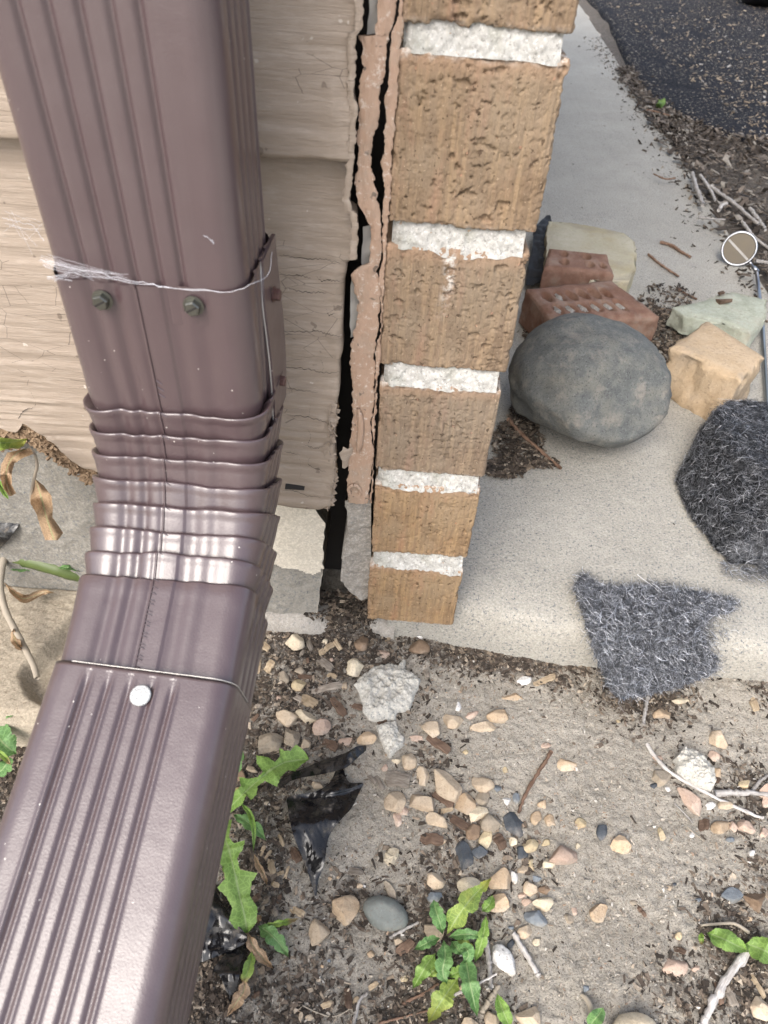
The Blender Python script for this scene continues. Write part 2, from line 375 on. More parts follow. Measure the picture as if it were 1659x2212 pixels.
# ================================================================== SETTING
GZ = -0.060
DARK = [  # (x, y, rx, ry, s) in picture units: damp dark soil full of bark
    (700, 1400, 190, 75, 1.0), (560, 1480, 70, 90, .8), (640, 1500, 120, 60, .7), (1080, 1420, 260, 40, .9), (560, 1680, 130, 130, .75),
    (700, 1600, 80, 60, .6), (560, 1860, 90, 120, .8), (470, 2080, 120, 160, .95), (640, 2160, 160, 90, .65), (960, 2060, 130, 190, .8),
    (760, 1950, 120, 70, .55), (900, 2190, 120, 60, .9), (1000, 1790, 90, 70, .5), (940, 1650, 70, 60, .45), (1390, 1505, 120, 60, .8),
    (1620, 1720, 90, 80, .6), (1600, 2090, 90, 130, .85), (1480, 2150, 110, 90, .55), (1660, 1930, 50, 90, .6), (1120, 1850, 80, 70, .45),
    (1650, 1480, 60, 60, .6), (880, 1500, 60, 50, .5), (150, 1250, 150, 90, 1.0), (30, 1640, 120, 120, 1.0), (1480, 1680, 60, 60, .35), (1210, 1470, 60, 30, .6)]
_DK = []
for x, y, rx, ry, s in DARK:
    P = PZ(x, y, GZ); k = mpp(P); _DK.append((P[0], P[1], rx*k, ry*k*1.35, s))
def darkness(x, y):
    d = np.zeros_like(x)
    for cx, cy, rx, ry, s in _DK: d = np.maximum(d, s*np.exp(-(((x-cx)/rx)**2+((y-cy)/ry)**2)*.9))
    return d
def gz(x, y):
    x = np.atleast_1d(np.asarray(x, float)); y = np.atleast_1d(np.asarray(y, float))
    P = np.c_[x, y, np.zeros_like(x)]
    d = darkness(x, y); near = np.exp(-((x-.1)/1.2)**2-((y+.2)/1.2)**2)
    z = GZ+near*(.006*fbm(P*7, 3, 5)+.0022*fbm(P*45, 3, 9)+d*.0035*fbm(P*120, 3, 21))
    z = z+.022*smooth(.30, .50, x)*smooth(-.16, .0, y)*near          # soil piled against the walkway on the right
    z = z+.020*smooth(-.06, .03, y)*smooth(.02, -.08, x)*near        # and against the foundation
    z = z+.024*np.exp(-((x+.025)/.032)**2-((y-.03)/.022)**2)
    return z
_lx = np.linspace(-.6, .8, 561); _ly = np.linspace(-.6, .12, 289)
_LX, _LY = np.meshgrid(_lx, _ly, indexing='ij'); _LZ = gz(_LX.ravel(), _LY.ravel()).reshape(_LX.shape)
def gz1(x, y):
    u = min(max((x+.6)/.0025, 0), 559.999); v = min(max((y+.6)/.0025, 0), 287.999); i, j = int(u), int(v); a, b = u-i, v-j
    return float(_LZ[i, j]*(1-a)*(1-b)+_LZ[i+1, j]*a*(1-b)+_LZ[i, j+1]*(1-a)*b+_LZ[i+1, j+1]*a*b)
def G(x, y, up=0.0):                            # point of the soil under picture position
    P = PZ(x, y, GZ)
    for _ in range(3): P = PZ(x, y, gz1(P[0], P[1])+up)
    return P
def tensor(xs, ys): X, Y = np.meshgrid(xs, ys, indexing='ij'); return X.ravel(), Y.ravel()
xs = np.r_[[-200, -60, -20, -8, -3, -1.4, -.8, -.6], np.arange(-.48, .62, .0022), [.65, .75, .9, 1.4, 3, 8, 20, 60, 200]]
ys = np.r_[[-200, -60, -20, -8, -3, -1.5, -.9, -.6, -.5], np.arange(-.44, .10, .0022), [.11, .14, .2, .4, 1, 3, 8, 20, 60, 200]]
X, Y = tensor(xs, ys); Z = gz(X, Y)
Z = np.where(Y > .12, GZ-.03, Z)
fine = (X > -.48) & (X < .62) & (Y > -.44) & (Y < .10)
q = np.c_[X, Y, 0*X]
Z = Z+fine*(.0011*vn(q*330, 31)+.0010*vn(q*190, 33))
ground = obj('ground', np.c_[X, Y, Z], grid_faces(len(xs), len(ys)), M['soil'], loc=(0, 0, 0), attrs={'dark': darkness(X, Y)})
tag(ground, kind='structure')

# concrete walkway: rounded front edge, runs back beside the brick wall
def front_y(x): return .030-.075*np.clip(x-.05, 0, None)+.004*np.sin(x*23)
def side_x(y): return .645+.048*np.clip(y, 0, 4)
prof = [(0.000, -.16), (0.002, -.05), (.004, -.026), (.0065, -.012), (.011, -.0045), (.018, -.001), (.05, 0)]   # (distance behind the face, height)
us = np.linspace(0, 1, 150)
backs = np.r_[np.arange(.06, .5, .006), np.arange(.5, 1.2, .02), np.arange(1.25, 6, .15)]
V = []
for u in us:
    for dy, z in prof:
        x = .012+u*.60; V.append((x, front_y(x)-.012+dy, z))
    for b in backs:
        yy = front_y(.012+u*.6)*(1-min(1, b/.5))+b; xr = side_x(yy); V.append((-.002+(xr+.002)*u, yy, 0))
V = np.array(V); qq = V.copy()
V[:, 2] += .0016*fbm(qq*14, 3, 41)+.0005*vn(qq*160, 44); V[:, 1] += np.where(V[:, 2] < -.008, .003*fbm(qq*22, 3, 47), 0)
tag(obj('walkway', V, grid_faces(len(us), len(prof)+len(backs)), M['slab'], loc=(0, 0, 0)), kind='structure')
# right end of the walkway front, running on out of the picture
mb = MB(); mb.box((.63, -.0155, -.2), (3.0, 6, -.012)); tag(mb.build('bed_soil', M['soil'], loc=(0, 0, 0)), kind='structure')
# bark bed between walkway and driveway, then the driveway
xs2 = np.r_[np.linspace(.60, 2.2, 70)]; ys2 = np.linspace(-.1, 4.6, 140); X2, Y2 = tensor(xs2, ys2)
Z2 = -.006+.010*fbm(np.c_[X2, Y2, 0*X2]*5, 4, 51)+.012*smooth(.70, .95, X2-.048*Y2); Z2 = np.where(X2 < side_x(Y2)+.004, -.02, Z2)
tag(obj('bark_bed', np.c_[X2, Y2, Z2], grid_faces(len(xs2), len(ys2)), M['soil'], loc=(0, 0, 0), attrs={'dark': np.full(len(X2), .95)}), kind='structure')
A1, A2 = PZ(1375, 185, .01), PZ(1659, 318, .01)
dv = (A2-A1)/np.linalg.norm((A2-A1)[:2])
xs3 = np.linspace(0, 1, 160); ys3 = np.r_[0, .006, .02, np.geomspace(.05, 60, 90)]
V3 = []
ga, gb = A1-dv*.0, A2+dv*40
L0 = np.array([.86, 20.0]); 
path = [(1.02, 40), (.98, 8), (.90, 3.6), (A1[0], A1[1]), (A1[0]+.02, A1[1]-.25), (A2[0]-.12, A2[1]+.12), (A2[0], A2[1]), (A2[0]+.9, A2[1]-.55), (40, -12)]
pa = np.array(path); sl = np.r_[0, np.cumsum(np.sqrt(np.linalg.norm(np.diff(pa, axis=0), axis=1)))]
tt_ = np.linspace(0, sl[-1], 160); pc = np.c_[np.interp(tt_, sl, pa[:, 0]), np.interp(tt_, sl, pa[:, 1]), 0*tt_]
pc[:, 0] += .012*fbm(pc*6, 3, 59)
for k, p in enumerate(pc):
    for j, d in enumerate(ys3):
        t = min(1, d/60); ex = p*(1-t)+np.array([60, 40, 0])*t
        V3.append((ex[0], ex[1], (-.03, .008, .018)[j] if j < 3 else .02))
V3 = np.array(V3); V3[:, 2] += .003*fbm(V3*9, 3, 61)
tag(obj('driveway', V3, grid_faces(160, len(ys3), flip=True), M['asphalt'], loc=(0, 0, 0)), kind='structure')

# ================================================================== BRICK WALL END
BX0, BX1 = -.010, .080
bw = thing('brick_wall', 'end of tan brick wall with pale mortar joints, beside the walkway', 'brick wall', (.035, .05, 0))
COURSES = [(-.001, .0835), (.101, .186), (.1995, .285), (.2995, .387), (.400, .492)]
z = .503
while z < 2.3: COURSES.append((z, z+.088)); z += .1005
def rough_brick(x0, x1, y0, y1, z0, z1, seed, dense=True):
    nx, nz = (116, 112) if dense else (6, 6); ny = 20 if dense else 4
    def face(fix, a, b, na, nb):
        return [(s, t) for s in np.linspace(0, 1, na) for t in np.linspace(0, 1, nb)]
    V = []; F = []
    def addf(fn, na, nb, flip):
        o = len(V)
        for s in np.linspace(0, 1, na):
            for t in np.linspace(0, 1, nb): V.append(fn(s, t))
        F.extend(grid_faces(na, nb, flip=flip, off=o))
    ysq = lambda t: t**2.2
    addf(lambda s, t: (s, 0, t), nx, nz, False)          # front
    addf(lambda s, t: (s, 1, t), 3, 3, True)
    addf(lambda s, t: (0, ysq(s), t), ny, nz, True); addf(lambda s, t: (1, ysq(s), t), ny, nz, False)
    addf(lambda s, t: (s, ysq(t), 0), nx, ny, True); addf(lambda s, t: (s, ysq(t), 1), nx, ny, False)
    U = np.array(V, float); ext = np.array([x1-x0, y1-y0, z1-z0]); P = np.array([x0, y0, z0])+U*ext
    # round the corners
    r = .0022; lo = np.array([x0, y0, z0])+r; hi = np.array([x1, y1, z1])-r
    Qc = np.clip(P, lo, hi); dv_ = P-Qc; ln = np.linalg.norm(dv_, axis=1); ln[ln == 0] = 1
    N = dv_/ln[:, None]; P = Qc+N*r
    S = P*1.0+seed*3.7
    st = S*np.array([1, 1, .06])
    d = .0007*fbm(S*40, 3, seed)+.0008*fbm(st*560, 3, seed+5)+.0003*fbm(S*300, 3, seed+6, .65)
    area = smooth(-.15, .35, fbm(S*26, 3, seed+10))
    pit = smooth(.36, .46, fbm(S*np.array([210, 210, 300]), 4, seed+9, .6))*area; d -= .0022*pit; d -= .0024*smooth(.34, .46, fbm(S*np.array([95, 95, 140]), 4, seed+19, .6))
    pit2 = smooth(.22, .40, fbm(S*np.array([420, 420, 420]), 3, seed+12, .6)); d -= .0007*pit2
    edge = np.minimum(np.minimum(U[:, 0], 1-U[:, 0])*ext[0], np.minimum(U[:, 2], 1-U[:, 2])*ext[2])
    chipm = smooth(.005, .0, edge)*smooth(.0, .5, fbm(S*95, 4, seed+14)); d -= .0024*chipm
    P = P+N*d[:, None]
    e = smooth(.014, .002, (1-U[:, 2])*ext[2])*.9+smooth(.006, 0, U[:, 0]*ext[0])*.5
    if seed == 4: ef = smooth(.006, .001, np.abs(P[:, 0]-(.030+.002*np.sin(P[:, 2]*90))))*smooth(z0+.03, z1, P[:, 2])
    else: ef = smooth(.006, .0, (1-U[:, 2])*ext[2])*.7+smooth(.004, 0, U[:, 2]*ext[2])*.3
    return P, F, e, ef
for k, (z0, z1) in enumerate(COURSES):
    if k < 6:
        off = [0, .001, .0005, -.001, .0, .001][k]
        P, F, e, ef = rough_brick(BX0+off, BX1+[-.002, -.001, .0, .001, .002, .001][k], 0, .19, z0, z1, k+1)
        ob = obj('brick', P, F, M['brick'], bw, (.035, .05, (z0+z1)/2), attrs={'edge': e, 'efflo': ef})
        proto = ob.data
    else:
        ob = bpy.data.objects.new('brick', proto); COL.objects.link(ob); ob.parent = bw; ob.location = (0, 0, (z0+z1)/2)
mbk = MB(); mbk.box((-.04, -.03, -.04), (.04, .30, .04))
sidebrick = None
for k, (z0, z1) in enumerate(COURSES):                 # bricks of the return, seen only from the walkway side
    y = .20+.010; j = 0
    while y < 2.6:
        ln = .29 if (j or k % 2) else .14
        if k > 8 and y > 1.2: break
        if sidebrick is None:
            mbb = MB(); mbb.box((-.045, -.145, -.043), (.045, .145, .043)); sidebrick = mbb.build('brick', M['brick'], bw, (0, 0, 0), False)
            ob = sidebrick
            bm = bmesh.new(); bm.from_mesh(ob.data); bmesh.ops.bevel(bm, geom=bm.edges[:], offset=.003, segments=1, affect='EDGES'); bm.to_mesh(ob.data); bm.free()
        else:
            ob = bpy.data.objects.new('brick', sidebrick.data); COL.objects.link(ob); ob.parent = bw
        ob.location = (.035-.035, y+ln/2-.05, (z0+z1)/2); ob.scale = (1, ln/.29, 1)
        y += ln+.010; j += 1
# mortar joints: each bed joint its own piece
for k in range(len(COURSES)-1):
    z0, z1 = COURSES[k][1]-.002, COURSES[k+1][0]+.003
    if k < 6:
        nx, nz = 90, 16; V = []
        for s in np.linspace(0, 1, nx):
            for t in np.linspace(0, 1, nz):
                V.append((BX0+.003+s*(BX1-BX0-.007), .0055-.006*t*0+0, z0+t*(z1-z0)))
        V = np.array(V); S = V+k*5.1
        t = (V[:, 2]-z0)/(z1-z0)
        ends = smooth(.0, .10, (V[:, 0]-BX0)/(BX1-BX0))*smooth(1.0, .96, (V[:, 0]-BX0)/(BX1-BX0))
        V[:, 1] = .0080-ends*(.0040+.0050*(1-t)**1.2)+.0024*fbm(S*90, 4, 70+k)+.0012*vn(S*420, 77)
        V[:, 2] += -.004*(1-t)*smooth(-.2, .5, fbm(S*np.array([45, 0, 0]), 3, 80+k))*ends
        F = grid_faces(nx, nz); back = len(V)
        V = np.vstack([V, [(BX0+.003, .19, z0), (BX1-.004, .19, z0), (BX1-.004, .19, z1), (BX0+.003, .19, z1)]])
        i00, i10, i11, i01 = 0, (nx-1)*nz, nx*nz-1, nz-1
        F += [tuple([i01+0]+[i*nz+nz-1 for i in range(1, nx)]+[back+2, back+3]), tuple(list(range(nz-1, -1, -1))+[back, back+3]), tuple(list(range(i10, i11+1))+[back+2, back+1])]
        obj('mortar_joint', V, F, M['mortar'], bw, (.035, .05, (z0+z1)/2))
mb = MB(); mb.box((BX0+.006, .17, -.05), (BX1-.006, 2.6, 2.2)); mb.build('mortar_core', M['mortar'], bw)
# rough grey mortar squeezed out on the house side of the bricks
V = []; F = []; nz = 70; nx = 16
edgeL = [(745, 1085), (747, 1100), (752, 1150), (745, 1180), (738, 1215), (735, 1240), (737, 1255), (748, 1268), (760, 1280), (775, 1292), (790, 1300)]
for i, y in enumerate(np.linspace(1080, 1296, nz)):
    xl = pl(edgeL, y); a = PY(xl, y, .004); b = PY(801, y, .004)
    for j in range(nx):
        t = j/(nx-1); p = a*(1-t)+b*t; V.append((p[0], .004+.004*t, p[2]))
V = np.array(V); V[:, 1] += .0035*fbm(V*60, 4, 91)+.001*vn(V*300, 92); V[:, 0] += np.where(np.arange(len(V)) % nx == 0, .0012*vn(V*200, 93), 0)
W = V.copy(); W[:, 1] = .12
F = grid_faces(nz, nx); nV = len(V)
VV = np.vstack([V, W]); F += [(i*nx, i*nx+nV, (i+1)*nx+nV, (i+1)*nx) for i in range(nz-1)]
F += [((nz-1)*nx+j, (nz-1)*nx+j+nV, (nz-1)*nx+j+1+nV, (nz-1)*nx+j+1) for j in range(nx-1)]
obj('mortar_smear', VV, F, M['greymort'], bw)

# ================================================================== HOUSE WALL
hw = thing('house_wall', 'tan lap siding wall with peeling paint and rotted lower edge', 'siding wall', (-.35, .03, 0))
# right edge of the siding (left edge of the open joint), top to bottom, picture units
SR = [(772, -60)]+[f2(*p) for p in [(575, 0), (576, 60), (573, 140), (545, 165), (538, 250), (540, 330), (533, 400), (535, 480), (545, 520), (546, 570), (540, 640), (532, 760), (528, 850), (520, 905), (512, 960), (516, 1030), (545, 1040), (552, 1080), (553, 1130), (548, 1200), (543, 1270), (505, 1290), (500, 1345), (490, 1380), (485, 1500), (480, 1640)]] + \
     [f5(*p) for p in [(590, 80), (570, 150), (571, 220), (569, 330), (553, 400), (551, 500), (543, 560), (540, 640), (545, 700), (548, 760), (541, 850), (530, 930), (520, 1000)]]
def board(ztop, zbot, ytop, ybot, seed, right=True, rot=False):
    """one siding board: front sheet with raised grain, bottom edge and right edge given thickness"""
    x0 = -1.6; xs_ = np.r_[np.linspace(-1.6, -.46, 12), np.arange(-.45, -.021, .0020)]; nz = int((ztop-zbot)/.0022); nz = min(nz, 140)
    ts = np.linspace(0, 1, nz); V = []
    for x in xs_:
        for t in ts:
            z = zbot+(ztop-zbot)*t; y = ybot+(ytop-ybot)*t; V.append((x, y, z))
    V = np.array(V)
    xr = []
    for t in ts:                                   # right edge at this height
        z = zbot+(ztop-zbot)*t; y = ybot+(ytop-ybot)*t
        # find picture y on the edge polyline whose height is z
        lo_, hi_ = -400, 1300
        for _ in range(26):
            m = (lo_+hi_)/2; p = PY(pl(SR, m), m, y)
            if p[2] > z: lo_ = m
            else: hi_ = m
        xr.append(PY(pl(SR, lo_), lo_, y)[0])
    xr = np.array(xr); nx = len(xs_)
    s = np.repeat(smooth(-.30, -.021, xs_), nz); tt = np.tile(np.arange(nz), nx)
    V[:, 0] += s*(xr[tt]+.021)
    t = np.tile(ts, nx)
    # bottom edge: slightly uneven, rotted away at the left
    rise = .002*fbm(np.c_[V[:, 0]*40, 0*V[:, 0], 0*V[:, 0]+seed], 3, seed)
    if rot:
        rp = np.array([(-1.6, .02), (-.34, .045), (-.318, .072), (-.300, .062), (-.290, .074), (-.275, .058), (-.262, .040), (-.250, .028), (-.232, .018), (-.20, .006), (-.15, .001), (-.02, 0)])
        rise += np.interp(V[:, 0], rp[:, 0], rp[:, 1])+.004*fbm(np.c_[V[:, 0]*150, 0*V[:, 0], 0*V[:, 0]], 3, 5)*smooth(-.22, -.24, V[:, 0])
        rr = smooth(-.055, -.047, V[:, 0])*.004; rise += rr
    V[:, 2] += rise*(1-t)**1.0*np.clip(1-t*3.0, 0, 1) if rot else rise*np.clip(1-t*6, 0, 1)
    g = V*np.array([1, 1, 1]); wv = .0035*fbm(g*np.array([9, 0, 14]), 3, seed+1)
    gr = np.c_[g[:, 0]*10, 0*g[:, 0], (g[:, 2]+wv)*330]
    gr2 = np.c_[g[:, 0]*22, 0*g[:, 0], (g[:, 2]+wv)*520]
    env = .35+.65*smooth(-.4, .4, fbm(g*np.array([6, 0, 22]), 3, seed+3))
    V[:, 1] -= (.0010*vn(gr, seed)*env+.0006*vn(gr2, seed+2)*env)
    dr = (xr[tt]-V[:, 0])                           # lumps of old caulk and paint along the right edge
    m = smooth(.022, .006, dr)*(.5+.5*fbm(g*np.array([60, 0, 22]), 3, seed+7))
    V[:, 1] -= m*.0035*smooth(-.2, .4, fbm(g*np.array([90, 0, 45]), 3, seed+8))
    V[:, 1] += smooth(.004, 0, dr)*.002
    F = grid_faces(nx, nz); n0 = len(V)
    th = .011
    bot = V[np.arange(nx)*nz]; B2 = bot+np.array([0, th, 0]); VV = np.vstack([V, B2]); F += [(i*nz, n0+i, n0+i+1, (i+1)*nz) for i in range(nx-1)]
    rt = V[(nx-1)*nz:(nx-1)*nz+nz]; n1 = len(VV); VV = np.vstack([VV, rt+np.array([0, th, 0])])
    F += [((nx-1)*nz+j, n1+j, n1+j+1, (nx-1)*nz+j+1) for j in range(nz-1)]
    return VV, F
ZB = .152
V, F = board(.452, ZB, .009, -.002, 3, rot=True)
b1 = tag(obj('siding_board', V, F, M['siding'], hw), 'lowest siding board, cracked and rotted along its bottom edge')
V, F = board(.72, .437, .004, -.007, 8); tag(obj('siding_board', V, F, M['siding'], hw), 'second siding board from the ground')
for k in range(3, 9):
    mb = MB(); z0 = .437+.278*(k-2); mb.add([(-1.6, -.007, z0), (-.02, -.007, z0), (-.02, .004, z0+.283), (-1.6, .004, z0+.283), (-1.6, .006, z0), (-.02, .006, z0)], [(0, 1, 2, 3), (0, 4, 5, 1)])
    mb.build('siding_board', M['siding'], hw)
# ragged rotten fibre showing along the broken lower edge
mbR = MB(); rr = random.Random(4)
def shard(mbx, p, d, ln, wd, th, c=None, r=random):
    d = np.array(d, float); d /= np.linalg.norm(d); a = np.cross(d, [r.uniform(-1, 1), r.uniform(-1, 1), r.uniform(-1, 1)]); a /= np.linalg.norm(a)+1e-9; b = np.cross(d, a)
    p = np.array(p, float); e = .35+.6*r.random()
    v = [p-d*ln/2+a*wd/2*e+b*th/2, p-d*ln/2-a*wd/2*e+b*th/2, p-d*ln/2-a*wd/2-b*th/2, p-d*ln/2+a*wd/2-b*th/2,
         p+d*ln/2+a*wd/2+b*th/2*e, p+d*ln/2-a*wd/2*e+b*th/2, p+d*ln/2-a*wd/2*e-b*th/2*e, p+d*ln/2+a*wd/2-b*th/2]
    mbx.add(v, [(0, 1, 2, 3), (7, 6, 5, 4), (0, 4, 5, 1), (1, 5, 6, 2), (2, 6, 7, 3), (3, 7, 4, 0)], c)
edgepts = curve([PY(*fD(*p), .003) for p in [(5, 190), (60, 165), (90, 140), (150, 140), (200, 190), (260, 220), (330, 270), (400, 330), (500, 385)]], 240)
for p in edgepts:
    for _ in range(4):
        shard(mbR, p+[rr.uniform(-.004, .004), rr.uniform(-.001, .006), rr.uniform(-.016, .003)], (rr.uniform(-1, 1), rr.uniform(-.5, .3), rr.uniform(-.7, .5)), rr.uniform(.004, .013), rr.uniform(.002, .005), .002, r=rr)
ep2 = curve([PY(*f5(*p), .002) for p in [(300, 985), (350, 985), (400, 995), (450, 1000), (520, 1000), (530, 930), (545, 860), (548, 780), (540, 700), (530, 640), (545, 560), (550, 480), (560, 400)]], 200)
for p in ep2:
    for _ in range(3):
        shard(mbR, p+[rr.uniform(-.005, -.002), rr.uniform(.001, .006), rr.uniform(-.002, .003)], (rr.uniform(-.4, .4), rr.uniform(-.3, .3), rr.uniform(-1, 1)), rr.uniform(.003, .007), rr.uniform(.0012, .003), .0015, r=rr)
mbR.build('rotten_edge', M['rotten'], hw)
# torn flakes of paint along the joint
mbP = MB()
for p in ep2[60:]:
    if rr.random() < .5: shard(mbP, p+[rr.uniform(-.006, -.001), rr.uniform(-.003, .0), 0], (rr.uniform(-.5, .5), rr.uniform(-.3, .3), rr.uniform(-1, 1)), rr.uniform(.004, .010), rr.uniform(.002, .006), .0006, r=rr)
mbP.build('paint_flakes', M['siding'], hw)
# long checks in the lower board: dark dirt-filled cracks
mbC = MB()
def crack(pts, w_=.0006, Y=-.0026):
    P = curve([PY(*p, Y) for p in pts], 7*len(pts)); P[1:-1, 2] += [rr.uniform(-.0008, .0008) for _ in range(len(P)-2)]; P[:, 1] = Y
    V = []
    for i, p in enumerate(P):
        ww = w_*(.25+.75*sin(pi*(i+.3)/len(P)))*rr.uniform(.6, 1.3); V += [p+[0, 0, ww], p-[0, 0, ww]]
    mbC.add(V, [(2*i, 2*i+1, 2*i+3, 2*i+2) for i in range(len(P)-1)])
f8 = FR(464.5, 464.5, .3)
def yb_at(y):   # face of the lower board at picture height y
    return -.0030+.0062*np.clip((1085-y)/760, 0, 1)
for c_ in [[(460, 290), (560, 300), (700, 318), (780, 320), (900, 348)], [(460, 430), (600, 438), (690, 455)], [(730, 440), (760, 470), (840, 470), (910, 475)], [(490, 520), (600, 548), (700, 555), (800, 560)],
           [(460, 838), (600, 842), (740, 838), (830, 862), (900, 872)], [(455, 1080), (560, 1098), (680, 1112), (780, 1135), (900, 1132)], [(470, 1245), (560, 1252), (640, 1265), (740, 1275)], [(520, 1440), (640, 1450), (760, 1480), (830, 1510)],
           [(690, 1355), (680, 1420), (670, 1470)], [(490, 1365), (490, 1420)], [(665, 1545), (690, 1590), (670, 1650), (700, 1690)], [(500, 1700), (560, 1715), (610, 1730)], [(605, 1730), (620, 1830), (610, 1900)], [(690, 1740), (670, 1790), (740, 1830), (800, 1850)],
           [(540, 1250), (535, 1290)], [(605, 1160), (605, 1210)], [(800, 675), (820, 720), (860, 705)], [(760, 1040), (780, 1090), (770, 1150)], [(480, 1990), (560, 1985), (660, 2020), (760, 2030)], [(640, 1650), (720, 1680), (800, 1660)]]:
    pp = [f8(*p) for p in c_]; crack(pp, .00026, float(np.mean([yb_at(p[1]) for p in pp]))-.0006)
for c_ in [[(150, 240), (165, 290), (190, 340), (188, 375)], [(188, 375), (140, 390), (105, 425), (98, 455)]]:
    pp = [FR(0, 730, .4)(*p) for p in c_]; crack(pp, .0004, -.0008)
mbC.build('cracks', M['dark'], hw)
pp = PY(*f8(575, 1960), -.003)
mb = MB(); shard(mb, pp, (1, 0, -.12), .016, .006, .0012, r=rr); mb.build('bare_spot', M['dark'], hw)

# foundation: painted upper band and bare lower band, ragged right edge
FE = [(683, 1085), (681, 1100)]+[f5(*p) for p in [(476, 1105), (470, 1180), (462, 1250), (464, 1330), (462, 1400), (445, 1490), (440, 1580), (425, 1660), (428, 1700)]]
def found_sheet(ytop, ybot, Y, nz, seed, rgh, xl=-.9):
    V = []; xs_ = np.r_[np.linspace(-1.6, -.47, 8), np.linspace(-.46, 0, 190)]
    for y in np.linspace(ytop, ybot, nz):
        xr = PY(pl(FE, y), y, Y)[0]; z = PY(650, y, Y)[2]
        for x in xs_: V.append((x if x < -.46 else -.46+(x+.46)/.46*(xr+.46), Y, z))
    V = np.array(V); V[:, 1] += rgh*fbm(V*70, 4, seed)+rgh*.4*vn(V*260, seed+1)
    nx = len(xs_); e = (np.arange(len(V)) % nx == nx-1); V[e, 0] += .0012*vn(V[e]*140, seed+2)
    W = V[nx-1::nx].copy(); n0 = len(V); W[:, 1] = .16; VV = np.vstack([V, W])
    F = grid_faces(nz, nx); F += [(i*nx+nx-1, n0+i, n0+i+1, (i+1)*nx+nx-1) for i in range(nz-1)]
    return VV, F, nx
fd = thing('foundation', 'grey concrete foundation with flaking cream paint, below the siding', 'foundation', (-.35, .05, -.03))
V, F, nx = found_sheet(820, 1345, .0185, 150, 101, .0016)
V2, F2, nx2 = found_sheet(1070, 1262, .0150, 80, 111, .0006)
obj('concrete_face', V, F, M['found'], fd)
# paint skin only where the paint survives (right of the downspout), ragged lower edge
keep = lambda p: p[0] > -.185+.01*vn(np.array([p*30]), 4)[0] and p[2] > .055+.012*fbm(np.array([p*np.array([45, 0, 0])]), 3, 7)[0]
km = [keep(p) for p in V2]
F2 = [f for f in F2 if all(i < len(km)-80 and km[i] for i in f)]
obj('paint_skin', V2, F2, M['cream'], fd)
mb = MB(); P = PY(640, 1332, .010)
V = []; nx_ = 120
for i in range(nx_):
    x = -.46+.48*i/(nx_-1)
    for dy, z in ((.03, -.024), (.012, -.024), (.006, -.028), (.002, -.036), (0, -.07)): V.append((x-.0, .006+dy, z))
V = np.array(V); V[:, 1] += .004*fbm(V*40, 4, 121)+.010*smooth(-.06, -.03, V[:, 0]); V[:, 2] += .0035*fbm(V*55, 4, 124)-.010*smooth(-.075, -.04, V[:, 0])
obj('footing_ledge', V, grid_faces(nx_, 5, flip=True), M['greymort'], fd)
mb = MB(); mb.box((-1.6, .05, -.1), (-.075, .155, .15)); mb.build('concrete_core', M['found'], fd)
# inside of the open joint; near-black colour paints in the shade of the cavity
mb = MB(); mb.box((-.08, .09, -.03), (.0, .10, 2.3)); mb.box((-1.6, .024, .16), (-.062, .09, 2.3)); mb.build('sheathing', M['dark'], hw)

# ================================================================== CAULK
ck = thing('caulk_bead', 'torn brown painted caulk bead filling the gap between siding and bricks', 'caulk', PY(800, 1000, 0))
def strip(name, L, R, y0, y1, Yf, bulge, seed, mat, n=220, m=12, parent=ck, rag=.0006):
    V = []
    for y in np.linspace(y0, y1, n):
        a = PY(pl(L, y), y, Yf); b = PY(pl(R, y), y, Yf)
        for j in range(m):
            t = j/(m-1); p = a*(1-t)+b*t; V.append((p[0], Yf-bulge*sin(pi*t)**.7, p[2]))
    V = np.array(V); idx = np.arange(len(V)) % m
    V[:, 1] -= .0016*fbm(V*np.array([110, 0, 30]), 4, seed)+.0004*fbm(V*np.array([420, 0, 160]), 3, seed+6)
    ed = (idx == 0) | (idx == m-1); V[ed, 0] += rag*(vn(V[ed]*260, seed+1)+.8*vn(V[ed]*620, seed+3)); V[ed, 1] -= .0016*np.abs(vn(V[ed]*150, seed+2))
    W = V+np.array([0, .0016, 0]); n0 = len(V); F = grid_faces(n, m, flip=True)
    F = [tuple(reversed(f)) for f in F]+[tuple(i+n0 for i in f) for f in F]
    F += [(i*m, i*m+n0, (i+1)*m+n0, (i+1)*m) for i in range(n-1)]+[(i*m+m-1, (i+1)*m+m-1, (i+1)*m+m-1+n0, i*m+m-1+n0) for i in range(n-1)]
    return obj(name, np.vstack([V, W]), F, mat, parent)
CL = [(808, -60)]+[f2(*p) for p in [(645, 0), (643, 90), (635, 170), (600, 200), (562, 158), (556, 172), (575, 240), (574, 330), (560, 400), (549, 480), (557, 530), (551, 572), (548, 640), (550, 750), (545, 850), (535, 930), (548, 1000), (575, 1040), (596, 1080), (612, 1110), (612, 1200), (606, 1290), (540, 1320), (514, 1350), (535, 1400), (548, 1480), (545, 1560), (530, 1640)]] + \
     [f5(*p) for p in [(632, 60), (628, 130), (640, 250), (640, 400), (638, 540), (628, 620), (615, 690), (615, 800), (606, 870), (612, 960), (616, 985)]]
CR = [(858, -60)]+[f2(*p) for p in [(735, 0), (720, 130), (700, 170), (695, 260), (689, 330), (664, 430), (654, 480), (658, 540), (640, 620), (615, 700), (610, 760), (620, 850), (638, 920), (645, 980), (659, 1025), (664, 1090), (668, 1200), (662, 1290), (645, 1340), (660, 1390), (660, 1500), (645, 1640)]] + \
     [f5(*p) for p in [(768, 60), (775, 200), (770, 400), (755, 470), (750, 560), (765, 640), (757, 800), (742, 900), (735, 985)]]
strip('caulk_skin', CL, CR, -60, 1086, -.0005, .0012, 131, M['caulk'], n=420, m=18, rag=.0009)
